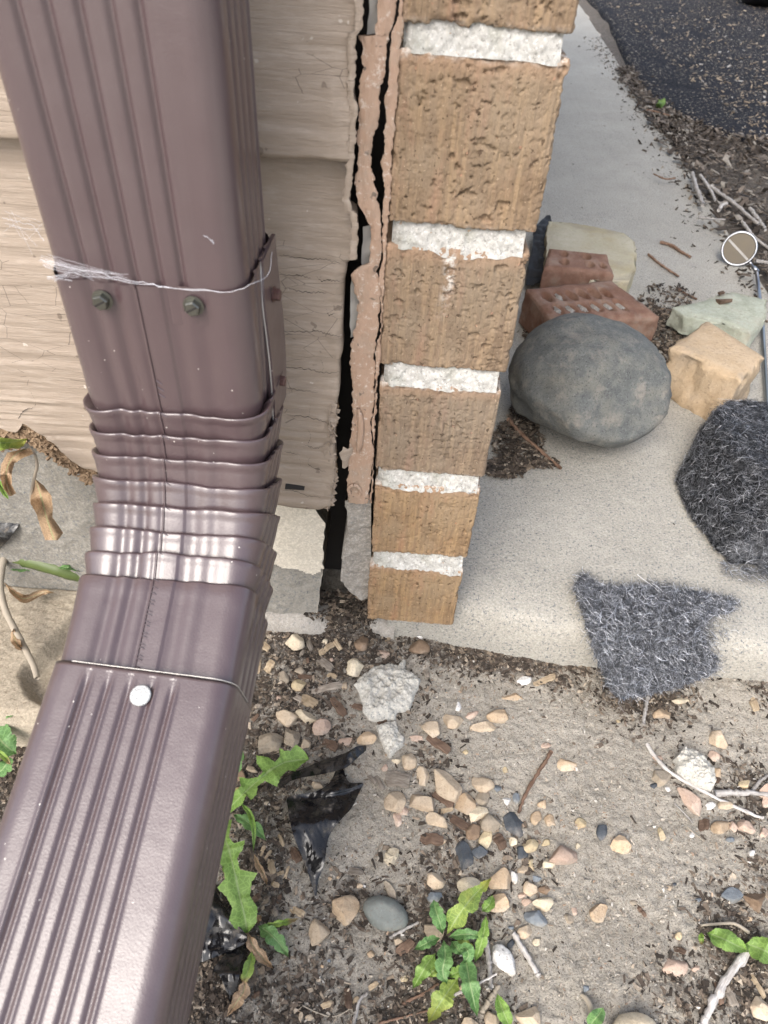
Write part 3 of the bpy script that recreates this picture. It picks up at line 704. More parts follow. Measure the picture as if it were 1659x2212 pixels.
RL = [(862, -60)]+[f2(*p) for p in [(760, 0), (742, 100), (722, 142), (707, 260), (706, 350), (691, 450), (686, 500), (691, 560), (681, 640), (681, 720), (667, 800), (676, 850), (681, 930), (676, 1000), (667, 1045), (670, 1090), (672, 1250), (668, 1300), (655, 1350), (652, 1385), (664, 1420), (665, 1640)]]+[f5(*p) for p in [(775, 60), (780, 250), (772, 400), (762, 480), (756, 560), (768, 640), (760, 800), (745, 985)]]
RR = [(872, -60), (869, 50), (864, 110), (850, 300), (838, 480), (830, 600), (820, 785), (814, 830), (808, 950), (806, 1015), (803, 1086)]
strip('caulk_skin', RL, RR, -60, 1086, -.0002, .0004, 141, M['caulk'], n=420, m=7, rag=.0008)
LL = [(x-16, y) for x, y in SR]
strip('caulk_lip', LL, SR, -60, 560, -.0062, .0008, 151, M['siding'], n=320, m=10, rag=.0009)
# a curled flake, a worm of caulk and scraps of grey board inside the joint
fl = []
for i, (y, xa, xb) in enumerate([(652, 585, 640), (665, 580, 645), (690, 560, 640), (715, 572, 625), (735, 578, 618), (770, 580, 612)]):
    p = PY(*f5(xa, y), -.004); q_ = PY(*f5(xb, y), -.0015); fl += [p+[0, -.002*(i % 2), 0], (p+q_)/2+[0, -.003, 0], q_]
obj('torn_flake', fl, grid_faces(6, 3), M['siding'], ck)
V, F = tube(curve([PY(*f5(*p), -.0035) for p in [(675, 420), (688, 480), (690, 560), (682, 640), (672, 690)]], 24), np.r_[np.linspace(.001, .0025, 8), np.full(10, .0026), np.linspace(.0024, .001, 6)], 8); obj('caulk_worm', V, F, M['caulk'], ck)
V, F = tube(curve([PY(*f5(*p), -.003) for p in [(625, 935), (618, 905), (640, 885), (670, 890), (690, 920), (680, 945)]], 24), .0016, 6); obj('caulk_worm', V, F, M['caulk'], ck)
for (xa, xb, ya, yb, fr) in [(604, 646, -40, 170, f2), (574, 612, 1115, 1310, f2), (518, 556, 1370, 1659, f2)]:
    mb = MB(); a0, b0, a1, b1_ = PY(*fr(xa, ya), .006), PY(*fr(xb, ya), .006), PY(*fr(xa-4, yb), .006), PY(*fr(xb-3, yb), .006)
    V = []; n = 30
    for i in range(n):
        t = i/(n-1)
        for j in range(6):
            s = j/5; p = (a0*(1-s)+b0*s)*(1-t)+(a1*(1-s)+b1_*s)*t; V.append(p+[0, .004*s, 0])
    V = np.array(V); V[:, 1] += .002*fbm(V*90, 3, 161); V[:, 0] += .0008*vn(V*150, 162)
    obj('grey_backing', V, grid_faces(n, 6, flip=True), M['fiber'], ck)

# ================================================================== DOWNSPOUT
PX0, PX1, PYF, PDEP = -.170, -.0735, -.122, .074
PC = (PX0+PX1)/2; PW = PX1-PX0
ds = thing('downspout', 'brown corrugated metal downspout with crimped elbow, standing by the siding', 'downspout', (PC, -.085, .0))
def section(wd, dp, r, front, side, n=260, gdepth=.0022, gw=.0042):
    """outline (a, t): a across the width from -wd/2, t from the front face backwards; grooves at fractions of the faces"""
    per = 2*(wd+dp-4*r)+2*pi*r; out = []
    for k in range(n):
        s = per*k/n; g = 0
        segs = [('f', wd-2*r), ('c', pi*r/2), ('r', dp-2*r), ('c', pi*r/2), ('b', wd-2*r), ('c', pi*r/2), ('l', dp-2*r), ('c', pi*r/2)]
        i = 0
        while s > segs[i][1]: s -= segs[i][1]; i += 1
        nm = segs[i][0]
        if nm == 'f': a, t, na, ntt = -wd/2+r+s, 0, 0, -1
        elif nm == 'r': a, t, na, ntt = wd/2, r+s, 1, 0
        elif nm == 'b': a, t, na, ntt = wd/2-r-s, dp, 0, 1
        elif nm == 'l': a, t, na, ntt = -wd/2, dp-r-s, -1, 0
        else:
            c = {1: (wd/2-r, r, -pi/2), 3: (wd/2-r, dp-r, 0), 5: (-wd/2+r, dp-r, pi/2), 7: (-wd/2+r, r, pi)}[i]
            th = c[2]+s/r; na, ntt = cos(th), sin(th); a, t = c[0]+r*na, c[1]+r*ntt
        if nm == 'f': g = sum(f_*math.exp(-((a-(x_-.5)*wd)/gw_)**2) for x_, f_, gw_ in front)
        if nm in 'rl': g = sum(math.exp(-((t-x_*dp)/.0022)**2) for x_ in side)*.7
        out.append((a-na*g*gdepth, t-ntt*g*gdepth, na, ntt))
    return np.array(out)
def loft(rings, cap=False):
    n = len(rings[0]); V = np.vstack(rings); return V, grid_faces(len(rings), n, cv=True, flip=True)
def fix_normals(o):
    bm = bmesh.new(); bm.from_mesh(o.data); bmesh.ops.recalc_face_normals(bm, faces=bm.faces[:]); bm.to_mesh(o.data); bm.free(); return o
GF = [(.20, 1, .0017), (.325, 1, .0017), (.45, 1, .0017), (.575, 1, .0017), (.69, 1, .0017)]
S_up = section(PW-.002, PDEP-.002, .013, GF, (.28, .45, .62, .8), 560, .0020)
ZJ = .4105                                       # joint of pipe and elbow
rings = []
for z in list(np.linspace(2.3, .62, 6))+list(np.linspace(.60, ZJ-.02, 40)):
    rings.append(np.c_[PC+S_up[:, 0], PYF+.001+S_up[:, 1], np.full(len(S_up), z)])
V, F = loft(rings); tag(fix_normals(obj('upper_pipe', V, F, M['pipe'], ds)), 'upper straight length of ribbed brown pipe')
# elbow: sleeve, eight overlapping crimps, outlet
EF = [(.22, .8, .0034), (.33, .9, .0030), (.44, .5, .0022), (.62, .7, .005), (.76, .6, .005)]
S_el = section(PW+.0015, PDEP+.001, .014, EF, (.3, .5, .7), 420, .0021)
SEAM = -.055                                     # position of the seam as a fraction of the width
dseam = np.exp(-((S_el[:, 0]-SEAM*PW)/.0011)**2)*(S_el[:, 3] < -.5)
step = ((S_el[:, 0] > SEAM*PW) & (S_el[:, 0] < SEAM*PW+.012) & (S_el[:, 3] < -.5))*.0007
RB = .085; OY, OZ = PYF-RB, .3435
PHI = radians(72)
LIPS = [radians(a) for a in (7, 16.6, 26.2, 35.8, 45.4, 55.0, 64.5)]
def ring_at(phi, ext=0.0, grow=0.0, wav=0.0, seed=0, tuck=0.0):
    e = np.array([cos(phi), -sin(phi)]); tg = np.array([-sin(phi), -cos(phi)])
    a = S_el[:, 0]; t = S_el[:, 1]; na = S_el[:, 2]; nn = S_el[:, 3]
    gr = grow-step*.0+dseam*.0007+step
    inner = np.clip(1-t/PDEP, 0, 1)
    gr = gr+wav*inner*fbm(np.c_[a*45, t*0+seed*3.1, t*20], 2, seed+200)
    a2 = a+na*gr; t2 = t+nn*gr
    y = OY+(RB+t2)*e[0]+tg[0]*ext; z = OZ+(RB+t2)*e[1]+tg[1]*ext
    if wav: z = z+.0022*inner*fbm(np.c_[a*38, t*30, t*0+seed], 3, seed+300)
    return np.c_[PC+a2, y, z]
rings = []
for z in np.linspace(ZJ, OZ+.012, 30):
    jag = .0010*fbm(np.c_[S_el[:, 0]*60, S_el[:, 1]*60, 0*S_el[:, 0]], 3, 77) if z > ZJ-.002 else 0
    g = step+dseam*.0007
    rings.append(np.c_[PC+S_el[:, 0]+S_el[:, 2]*g, PYF+S_el[:, 1]+S_el[:, 3]*g, np.full(len(S_el), z)+jag])
prev = 0.0
for k, ph in enumerate(LIPS):
    # segment from prev to ph narrows and tucks under the next lip
    for u in np.linspace(.08, 1, 9): rings.append(ring_at(prev+(ph-prev)*u, .0014*(1 if u > .99 else 1-.0*u) if k else .0014*u, (.0024 if k else 0)*(1-u)**.8-.0016*u**2, .0010, k))
    for ext_, gr_, wv_ in ((.0022, -.0024, .0014), (.0012, -.0014, .0016), (-.0012, .0010, .0018), (-.0026, .0024, .0020), (-.0028, .0032, .0020), (-.0016, .0034, .0018), (.0010, .0029, .0014)):
        rings.append(ring_at(ph, ext_, gr_, wv_, k if gr_ < 0 else k+1))
    prev = ph
for u in np.linspace(.1, 1, 8): rings.append(ring_at(prev+(PHI-prev)*u, .0012, .0026*(1-u)**.8-.0014*u, .0010, 7))
rings.append(ring_at(PHI, .002, -.0014, .001, 7)); rings.append(ring_at(PHI, .0012, .002, .0012, 8)); rings.append(ring_at(PHI, .0006, .0028, .0014, 8)); rings.append(ring_at(PHI, .0018, .0031, .0012, 8))
for u in np.linspace(.1, 1, 10): rings.append(ring_at(PHI, .003+.062*u, .0026*(1-u)**1.5, .0006*(1-u), 8))
V, F = loft(rings); el = tag(fix_normals(obj('elbow', V, F, M['pipe'], ds)), 'crimped elbow with overlapping folds and a seam')
isx = int(np.argmin(np.where(S_el[:, 3] < -.5, np.abs(S_el[:, 0]-SEAM*PW), 9)))
sp_ = np.array([R_[isx] for R_ in rings]); sp_[:, 1] -= .0003; sp_[:, 2] += .0002
V, F = tube(sp_, .00042, 5); obj('seam', V, F, M['pipe'], el)
mb = MB()
for R_ in rings[::1]:
    pass
for i in range(2, len(sp_)-1):
    d_ = sp_[i+1]-sp_[i]; L_ = np.linalg.norm(d_)
    for q_ in np.arange(0, L_, .0042):
        if L_ > .002: p = sp_[i]+d_*(q_/L_)+np.array([.0022, -.0003, .0004]); mb.add(*tube([p+[-.0014, 0, .0012], p+[.0016, .0001, -.0012]], .00035, 4))
if mb.V: mb.build('seam_crimps', M['pipe'], el)
# outlet extension, turned a little to the left, falling 18 degrees
ed = np.array([-.055, -.948, -.312]); ed /= np.linalg.norm(ed); ex_ = np.array([1, 0, 0])-ed*ed[0]; ex_ /= np.linalg.norm(ex_); en = np.cross(ex_, ed)   # en: down/back (increasing t)
if en[2] > 0: en = -en
e0 = np.array([PC-.0002, -.2325, .2500])
GE = [(.235, 1, .0015), (.345, 1, .0015), (.46, 1, .0015), (.575, 1, .0015), (.685, 1, .0015), (.262, -.5, .0012), (.208, -.5, .0012), (.372, -.5, .0012), (.487, -.5, .0012), (.602, -.5, .0012), (.712, -.5, .0012)]
S_ex = section(PW+.0035, PDEP+.003, .013, GE, (.25, .40, .55, .70, .85), 700, .0017)
rings = []
for s in list(np.linspace(0, .012, 6))+list(np.linspace(.018, .30, 60))+list(np.linspace(.32, .62, 8)):
    f_ = smooth(.002, .016, s) if s < .02 else 1.0
    a = S_ex[:, 0]; t = S_ex[:, 1]
    if s == 0:
        S1 = section(PW+.0035, PDEP+.003, .013, [], (), 700); rings.append(e0+ed*.004+S1[:, :1]*.982*ex_+(.0008+(S1[:, 1:2]-.0008)*.985)*en)
    S0 = section.__dict__.setdefault('plain', section(PW+.0035, PDEP+.003, .013, [], (), 700))
    a = S0[:, 0]*(1-f_)+a*f_; t = S0[:, 1]*(1-f_)+t*f_
    wob = .0008*fbm(np.c_[S_ex[:, 0]*60, S_ex[:, 1]*40, 0*a], 2, 400) if s == 0 else 0
    rings.append(e0+ed*s+a[:, None]*ex_+t[:, None]*en+(wob*ed[None, :].T).T if s else e0+a[:, None]*ex_+t[:, None]*en+np.outer(wob, ed))
V, F = loft(rings); tag(fix_normals(obj('extension_pipe', V, F, M['pipe'], ds)), 'ribbed brown extension pipe sloping out from the elbow')
V, F = tube(np.array([e0+a*ex_*1.002+t*en-en*.0002 for a, t in section.__dict__['plain'][:, :2]])[:275], .00028, 5); obj('cut_edge', V, F, M['edge'], ds)
# screws
def screw(P, nrm, rad, mat, parent, slot=True):
    nrm = np.array(nrm, float); nrm /= np.linalg.norm(nrm); up = np.array([0, 0, 1.0]); a = np.cross(up, nrm)
    if np.linalg.norm(a) < .1: a = np.array([1.0, 0, 0])
    a /= np.linalg.norm(a); b = np.cross(nrm, a); P = np.array(P)
    mb = MB(); n = 24
    def ring(r, h, k=n, ph=0): return [P+nrm*h+(a*cos(2*pi*i/k+ph)+b*sin(2*pi*i/k+ph))*r for i in range(k)]
    R0 = ring(rad*1.22, 0)+ring(rad*1.22, rad*.18)+ring(rad*.8, rad*.22); mb.add(R0, [(i, (i+1) % n, n+(i+1) % n, n+i) for i in range(n)]+[(n+i, n+(i+1) % n, 2*n+(i+1) % n, 2*n+i) for i in range(n)])
    H = ring(rad*.95, rad*.2, 6, .3)+ring(rad*.95, rad*.95, 6, .3)+ring(rad*.80, rad*1.12, 6, .3); mb.add(H, [(i, (i+1) % 6, 6+(i+1) % 6, 6+i) for i in range(6)]+[(6+i, 6+(i+1) % 6, 12+(i+1) % 6, 12+i) for i in range(6)]+[tuple(range(12, 18))])
    o = mb.build('screw', mat, parent)
    if slot:
        ms = MB(); d1 = (a*cos(.5)+b*sin(.5)); d2 = (-a*sin(.5)+b*cos(.5)); c = P+nrm*(rad*1.10)
        ms.add([c+d1*rad*.7+d2*rad*.12, c-d1*rad*.7+d2*rad*.12, c-d1*rad*.7-d2*rad*.12, c+d1*rad*.7-d2*rad*.12]+[c+nrm*rad*.06+d1*rad*.7+d2*rad*.12, c+nrm*rad*.06-d1*rad*.7+d2*rad*.12, c+nrm*rad*.06-d1*rad*.7-d2*rad*.12, c+nrm*rad*.06+d1*rad*.7-d2*rad*.12],
               [(0, 1, 2, 3), (4, 5, 6, 7), (0, 1, 5, 4), (1, 2, 6, 5), (2, 3, 7, 6), (3, 0, 4, 7)])
        s_ = ms.build('slot', M['dark'], o); 
    return o
for px, py in ((217, 654), (415, 667)):
    P = PY(px, py, PYF-.0035); P[1] = PYF-.0002; screw(P, (0, -1, .0), .0042, M['screw'], ds)
# folded side flange with two brown screws
XF = PX1+.0026
for nm in ('side_flange',):
    V = []; zs = np.linspace(.409, .302, 40)
    for z in zs:
        yb0 = -.090+.006*math.exp(-((z-.409)/.012)**2)+.006*math.exp(-((z-.300)/.008)**2); bow = .0012*sin((z-.3)*40)
        V += [(XF-.0035+bow, yb0, z), (XF+bow, yb0, z), (XF+bow+.0006, -.048, z), (XF-.0025, -.048, z)]
    o = obj(nm, V, grid_faces(len(zs), 4, cv=True, flip=True)+[(0, 1, 2, 3), (159, 158, 157, 156)], M['pipe'], ds, sm=False); fix_normals(o)
    V, F = tube([(XF-.0014+.0012*sin((z-.3)*40), -.0905+.006*math.exp(-((z-.409)/.012)**2)+.006*math.exp(-((z-.300)/.008)**2), z) for z in zs], .00045, 6); obj('cut_edge', V, F, M['edge'], o)
for z in (.384, .327): screw((XF+.0006, -.070, z), (1, -.12, 0), .0036, M['bscrew'], ds, False)
# round rivet head on the extension
c = e0+ed*.0135+ex_*.004-en*.0012; mb = MB(); n = 32
def disc(r, h): return [c-en*h+(ex_*cos(2*pi*i/n)+ed*sin(2*pi*i/n))*r for i in range(n)]
R = disc(.0054, 0)+disc(.0054, .0008)+disc(.0050, .0012)+disc(.0028, .0014)
mb.add(R, [(k*n+i, k*n+(i+1) % n, (k+1)*n+(i+1) % n, (k+1)*n+i) for k in range(3) for i in range(n)]+[tuple(range(3*n, 4*n))]); fix_normals(mb.build('rivet', M['rivet'], ds, sm=False))

# cobweb strands across the joint
cw = thing('cobweb', 'white cobweb strands stretched across the pipe joint above two screws', 'cobweb', PY(330, 600, PYF-.004))
rr = random.Random(9)
def strand(pts, r, j=.0006, Y=PYF-.0022, n=30):
    P = curve([PY(x, y, Y+dy) for x, y, dy in pts], n); P[1:-1] += np.array([[rr.uniform(-j, j)*.4, rr.uniform(-j, j)*.6, rr.uniform(-j, j)] for _ in range(n-2)])
    mbw.add(*tube(P, r, 4))
mbw = MB()
strand([(93, 572, .004), (130, 585, 0), (220, 600, 0), (300, 612, 0), (400, 624, 0), (500, 628, 0), (545, 612, .004), (580, 590, .02), (588, 545, .04)], .00012)
strand([(88, 560, .004), (120, 572, -.002), (200, 588, -.003), (290, 606, -.001), (360, 620, 0), (480, 632, 0)], .00016)
for k in range(12):
    a = (rr.uniform(84, 110), rr.uniform(545, 575), .002); b = (rr.uniform(180, 330), rr.uniform(590, 612), -.001); strand([a, ((a[0]+b[0])/2, (a[1]+b[1])/2+rr.uniform(-4, 8), -.003), b], .00006, .0002)
for k in range(0):
    x = rr.uniform(100, 480); strand([(x, 590+x*.07, -.001), (x+rr.uniform(20, 90), 600+x*.07+rr.uniform(10, 50), -.001)], .00010, .0002)
for k in range(9):
    strand([(rr.uniform(95, 160), rr.uniform(585, 605), -.001), (rr.uniform(110, 175), rr.uniform(590, 612), -.003), (rr.uniform(120, 150), rr.uniform(588, 606), -.001)], .00007, .0004)
for k in range(7):                             # to the siding at the left
    strand([(rr.uniform(-10, 25), rr.uniform(455, 500), .06), (rr.uniform(30, 60), rr.uniform(470, 520), .05), (rr.uniform(70, 100), rr.uniform(470, 560), .012)], .00005, .0003)
strand([(5, 470, .08), (35, 478, .07), (70, 488, .04), (95, 520, .01)], .00010)
strand([(440, 508, -.0005), (455, 518, -.001), (462, 526, -.0005)], .00014)
mbw.build('silk', M['web'], cw)

# ================================================================== ROCKS BY THE WALKWAY
_ico = {}
def ico(n):
    if n not in _ico:
        bm = bmesh.new(); bmesh.ops.create_icosphere(bm, subdivisions=n, radius=1); bm.verts.ensure_lookup_table()
        _ico[n] = (np.array([v.co[:] for v in bm.verts]), [tuple(v.index for v in f.verts) for f in bm.faces]); bm.free()
    return _ico[n]
def stone_verts(seed, facets, rough=.06, n=4, cut=(.62, .92)):
    V, F = ico(n); V = V.copy(); r = np.random.default_rng(seed)
    for _ in range(facets):
        d = r.normal(size=3); d /= np.linalg.norm(d); c = r.uniform(*cut); s = V@d; m = s > c; V[m] -= np.outer((s-c)[m]*.985, d)
    V += V*(rough*fbm(V*1.6+seed*7.7, 3, seed % 97))[:, None]+V*(rough*.35*vn(V*7+seed, 3))[:, None]
    for k in range(3):
        lo_, hi_ = V[:, k].min(), V[:, k].max(); V[:, k] = (V[:, k]-(lo_+hi_)/2)/((hi_-lo_)/2)
    return V, F
def frame_at(px, py, z, ang=0):
    """unit picture steps carried onto the level z: returns centre and two level vectors per picture unit"""
    c = PZ(px, py, z); a = radians(ang); e = 2.0
    U = (PZ(px+e*cos(a), py+e*sin(a), z)-PZ(px-e*cos(a), py-e*sin(a), z))/(2*e)
    W = (PZ(px-e*sin(a), py+e*cos(a), z)-PZ(px+e*sin(a), py-e*cos(a), z))/(2*e)
    return c, U, W
fR = FR(1061.8, 431.3, .36)
# boulder
V, F = stone_verts(23, 6, .05, 5, (.76, .93)); hs_ = np.array([.101, .098, .080])
c = PZ(1264, 830, .072); ca, sa = cos(.15), sin(.15)
V = V*hs_; V[:, 2] += .008*smooth(.0, .03, V[:, 1])*smooth(.05, -.05, V[:, 0]); V += V*(.035*fbm(V*14, 3, 5)+.008*fbm(V*70, 4, 6))[:, None]
V = np.c_[V[:, 0]*ca-V[:, 1]*sa, V[:, 0]*sa+V[:, 1]*ca, V[:, 2]]+c
tag(obj('boulder', V, F, M['boulder'], loc=(c[0], c[1], 0)), 'large rounded grey boulder on the walkway beside the brick wall', 'boulder')
# perforated red bricks
def holed_brick(name, label, top4, z1, z0, holes, seed, filled=()):
    """top4: picture corners of the top face (back-left, back-right, front-right, front-left)"""
    T = [PZ(*p, zz) for p, zz in zip(top4, z1)]; th = thing(name, label, 'brick', (sum(T)/4)*[1, 1, 0]+[0, 0, z0])
    nu, nv = 70, 36; V = []; A, B, C_, D = T
    for i in range(nu):
        s = i/(nu-1)
        for j in range(nv):
            t = j/(nv-1); V.append((A*(1-s)+B*s)*(1-t)+(D*(1-s)+C_*s)*t)
    V = np.array(V); S = np.repeat(np.linspace(0, 1, nu), nv); Tt = np.tile(np.linspace(0, 1, nv), nu)
    dp = np.zeros(len(V))
    for k, (hs_, ht, rw, rh) in enumerate(holes):
        d = ((S-hs_)/rw)**2+((Tt-ht)/rh)**2; dp = np.maximum(dp, smooth(1.25, .7, d)*(.010 if k in filled else .036))
    V[:, 2] += .0015*fbm(V*50, 3, seed)-dp
    ed = np.minimum(np.minimum(S, 1-S), np.minimum(Tt, 1-Tt)*.6); V[:, 2] -= .006*smooth(.05, 0, ed)*(.5+.5*fbm(V*40, 2, seed+4))
    F = grid_faces(nu, nv, flip=True); n0 = len(V)
    ringi = [i*nv for i in range(nu)]+[(nu-1)*nv+j for j in range(1, nv)]+[i*nv+nv-1 for i in range(nu-2, -1, -1)]+[j for j in range(nv-2, 0, -1)]
    cc = V.mean(0); VV = [V]; prev = ringi
    for lv in np.linspace(.12, 1, 9):
        R = V[ringi].copy(); R[:, 2] = R[:, 2]*(1-lv)+z0*lv; R[:, :2] += (R[:, :2]-cc[:2])*.01+.0025*np.c_[fbm(R*60, 3, seed+1), fbm(R*60, 3, seed+2)]
        cur = list(range(sum(len(x) for x in VV), sum(len(x) for x in VV)+len(R))); VV.append(R); m = len(ringi)
        F += [(prev[i], cur[i], cur[(i+1) % m], prev[(i+1) % m]) for i in range(m)]; prev = cur
    o = obj('clay_body', np.vstack(VV), F, M['redbrick'], th); fix_normals(o)
    if filled:
        mb = MB()
        for k in filled:
            hs_, ht, rw, rh = holes[k]; n = 14; ring_ = []
            for q in range(n):
                kk = rr.uniform(.45, .95); s = hs_+rw*kk*cos(2*pi*q/n); t = ht+rh*kk*sin(2*pi*q/n); p = (A*(1-s)+B*s)*(1-t)+(D*(1-s)+C_*s)*t; ring_.append(p-[0, 0, .0025])
            p = sum(ring_)/n+[0, 0, .0035]; mb.add(ring_+[p], [(q, (q+1) % n, n) for q in range(n)])
        fix_normals(mb.build('mortar_plug', M['greymort'], th))
    return th
hl = [(.13+.125*i, t, .042, .14) for i in range(7) for t in (.33, .68)]
holed_brick('broken_brick', 'red perforated brick with mortar in some holes, just behind the boulder', [fR(212, 525), fR(720, 478), fR(1010, 695), fR(372, 728)], (.066, .062, .056, .060), .004, hl[:12], 31, (1, 2, 3, 5, 7, 9, 11))
hl2 = [(.25, .28, .07, .13), (.27, .66, .07, .13), (.62, .28, .08, .13), (.66, .66, .07, .13), (.86, .66, .05, .12)]
holed_brick('broken_brick', 'short piece of red perforated brick behind the longer red brick', [fR(348, 285), fR(690, 322), fR(738, 442), fR(318, 402)], (.070, .066, .062, .066), .006, hl2, 37)
# cut beige block and mossy green-grey stone
def prism_stone(name, label, corners, z1, z0, mat, seed, spread=.0, rough=.004, zc=None):
    T = [PZ(*p, z1 if zc is None else zc[i]) for i, p in enumerate(corners)]; n = 26; V = []; m = len(T)
    ring_ = []
    for k in range(m):
        for q in range(n): ring_.append(T[k]*(1-q/n)+T[(k+1) % m]*(q/n))
    R = np.array(ring_); cc = R.mean(0); VV = []; F = []; N = len(R)
    levels = [('t', .0), ('t', .35), ('t', .7), ('t', .92), ('t', 1.0)]+[('s', s) for s in (.06, .15, .3, .45, .6, .75, .9, 1.0)]
    for kind, s in levels:
        P = R.copy()
        if kind == 't': P = cc+(R-cc)*s; P[:, 2] -= (.004*smooth(.9, 1, s))
        else:
            P[:, 2] = R[:, 2]*(1-s)+z0*s; P[:, :2] = R[:, :2]+(R[:, :2]-cc[:2])*spread*s
            dn = (R[:, :2]-cc[:2]); dn /= np.linalg.norm(dn, axis=1)[:, None]; P[:, :2] += dn*(rough*1.6*fbm(P*28, 3, seed)+rough*.6*vn(P*110, seed+1))[:, None]
        if kind == 't' and s < .95: P[:, 2] += .0012*fbm(P*60, 3, seed+2)
        VV.append(P)
    V = np.vstack(VV); F = grid_faces(len(levels), N, cv=True)
    o = obj(name, V, F, mat, loc=(cc[0], cc[1], z0)); return tag(fix_normals(o), label, 'stone')
prism_stone('flat_stone', 'pale yellowish flat stone lying behind the two red bricks', [fR(345, 118), fR(560, 140), (1349.8, 499.7), fR(862, 240), fR(872, 400), fR(830, 470), fR(600, 470), fR(335, 330)], .052, .0, M['palestone'], 44, .01, .004)
prism_stone('cut_stone', 'beige block of cut stone with rough broken face, right of the boulder', [fR(1085, 872), fR(1300, 718), fR(1645, 938), fR(1500, 1078)], .078, .0, M['beigestone'], 51, .03, .0055)
prism_stone('mossy_stone', 'green grey mossy stone behind the beige cut stone', [fR(1095, 640), fR(1270, 602), fR(1440, 548), fR(1655, 592), fR(1640, 700), fR(1560, 800), fR(1380, 730), fR(1180, 690)], .046, .012, M['greenstone'], 53, .02, .004)
for (px, py, s, lb) in ((1393, 610, .010, 'larger dark bark crumb lying on top of the mossy stone'), (1380, 560, .005, 'tiny dark bark crumb at the back edge of the mossy stone')):
    mb = MB(); p = PZ(*fR(px, py), .049); shard(mb, p, (1, .3, .1), s*2, s*1.6, s*.8, r=rr); tag(mb.build('bark_crumb', M['chipb']), lb, 'bark')
# inspection mirror on a long rod
mi = thing('inspection_mirror', 'round amber tinted mirror with metal rim on a thin metal rod', 'mirror', PZ(*fR(1650, 1190), .0))
mc = PZ(*fR(1485, 295), .030); nrm = (CAM-mc); nrm /= np.linalg.norm(nrm); nrm = nrm+np.array([.10, .05, .1]); nrm /= np.linalg.norm(nrm)
ax = np.cross(nrm, [0, 0, 1.0]); ax /= np.linalg.norm(ax); ay = np.cross(nrm, ax); n = 48
prof_ = [(.0, -.0015), (.026, -.0015), (.0305, -.003), (.0325, -.001), (.0325, .002), (.031, .0035), (.0288, .003), (.0283, .0016)]
V = [mc+nrm*h+(ax*cos(2*pi*i/n)+ay*sin(2*pi*i/n))*r for r, h in prof_ for i in range(n)]
fix_normals(obj('rim', V, grid_faces(len(prof_), n, cv=True), M['chrome'], mi))
V = [mc+nrm*.0016+(ax*cos(2*pi*i/n)+ay*sin(2*pi*i/n))*.0283 for i in range(n)]; obj('mirror_face', V, [tuple(range(n))], M['glass'], mi, sm=False)
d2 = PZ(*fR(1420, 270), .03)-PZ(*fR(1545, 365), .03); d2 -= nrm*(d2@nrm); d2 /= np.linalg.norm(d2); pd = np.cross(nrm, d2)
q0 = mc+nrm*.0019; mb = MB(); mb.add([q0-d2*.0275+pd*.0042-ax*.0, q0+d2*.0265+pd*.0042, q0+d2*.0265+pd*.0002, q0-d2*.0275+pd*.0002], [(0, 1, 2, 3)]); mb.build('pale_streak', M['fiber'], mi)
he = PZ(*fR(1552, 378), .026)
V, F = tube([he, PZ(*fR(1575, 412), .022)], .0022, 10); obj('neck', V, F, M['chrome'], mi)
V, F = tube([PZ(*fR(1570, 404), .024), PZ(*fR(1598, 436), .018)], .0042, 10); obj('swivel_joint', V, F, M['chrome'], mi)
V, F = tube([PZ(*fR(1590, 430), .018), PZ(*fR(1606, 560), .012), PZ(*fR(1628, 770), .008), PZ(*fR(1655, 1250), .006)], .0032, 10); obj('rod', V, F, M['chrome'], mi)
# black thing at the far corner of the driveway
ty = thing('tyre', 'black rubber tyre, blurred, at the far top right corner of the driveway', 'tyre', (1.87, 4.38, .02))
n, m = 64, 20; V = []
for i in range(n):
    a = 2*pi*i/n
    for j in range(m):
        b = 2*pi*j/m; rx = .115*np.sign(cos(b))*abs(cos(b))**.6; rr_ = .26+.085*np.sign(sin(b))*abs(sin(b))**.6+(.004 if (i % 2) and sin(b) > .8 else 0)
        V.append((1.87+rx, 4.38+rr_*cos(a), .02+.345+rr_*sin(a)))
fix_normals(obj('tread', V, grid_faces(n, m, cu=True, cv=True), M['black'], ty))
V = [(1.87+x, 4.38+r*cos(2*pi*i/n), .365+r*sin(2*pi*i/n)) for x, r in ((-.06, .20), (-.05, .10), (-.07, .02)) for i in range(n)]
fix_normals(obj('wheel_rim', V, grid_faces(3, n, cv=True), M['black'], ty))

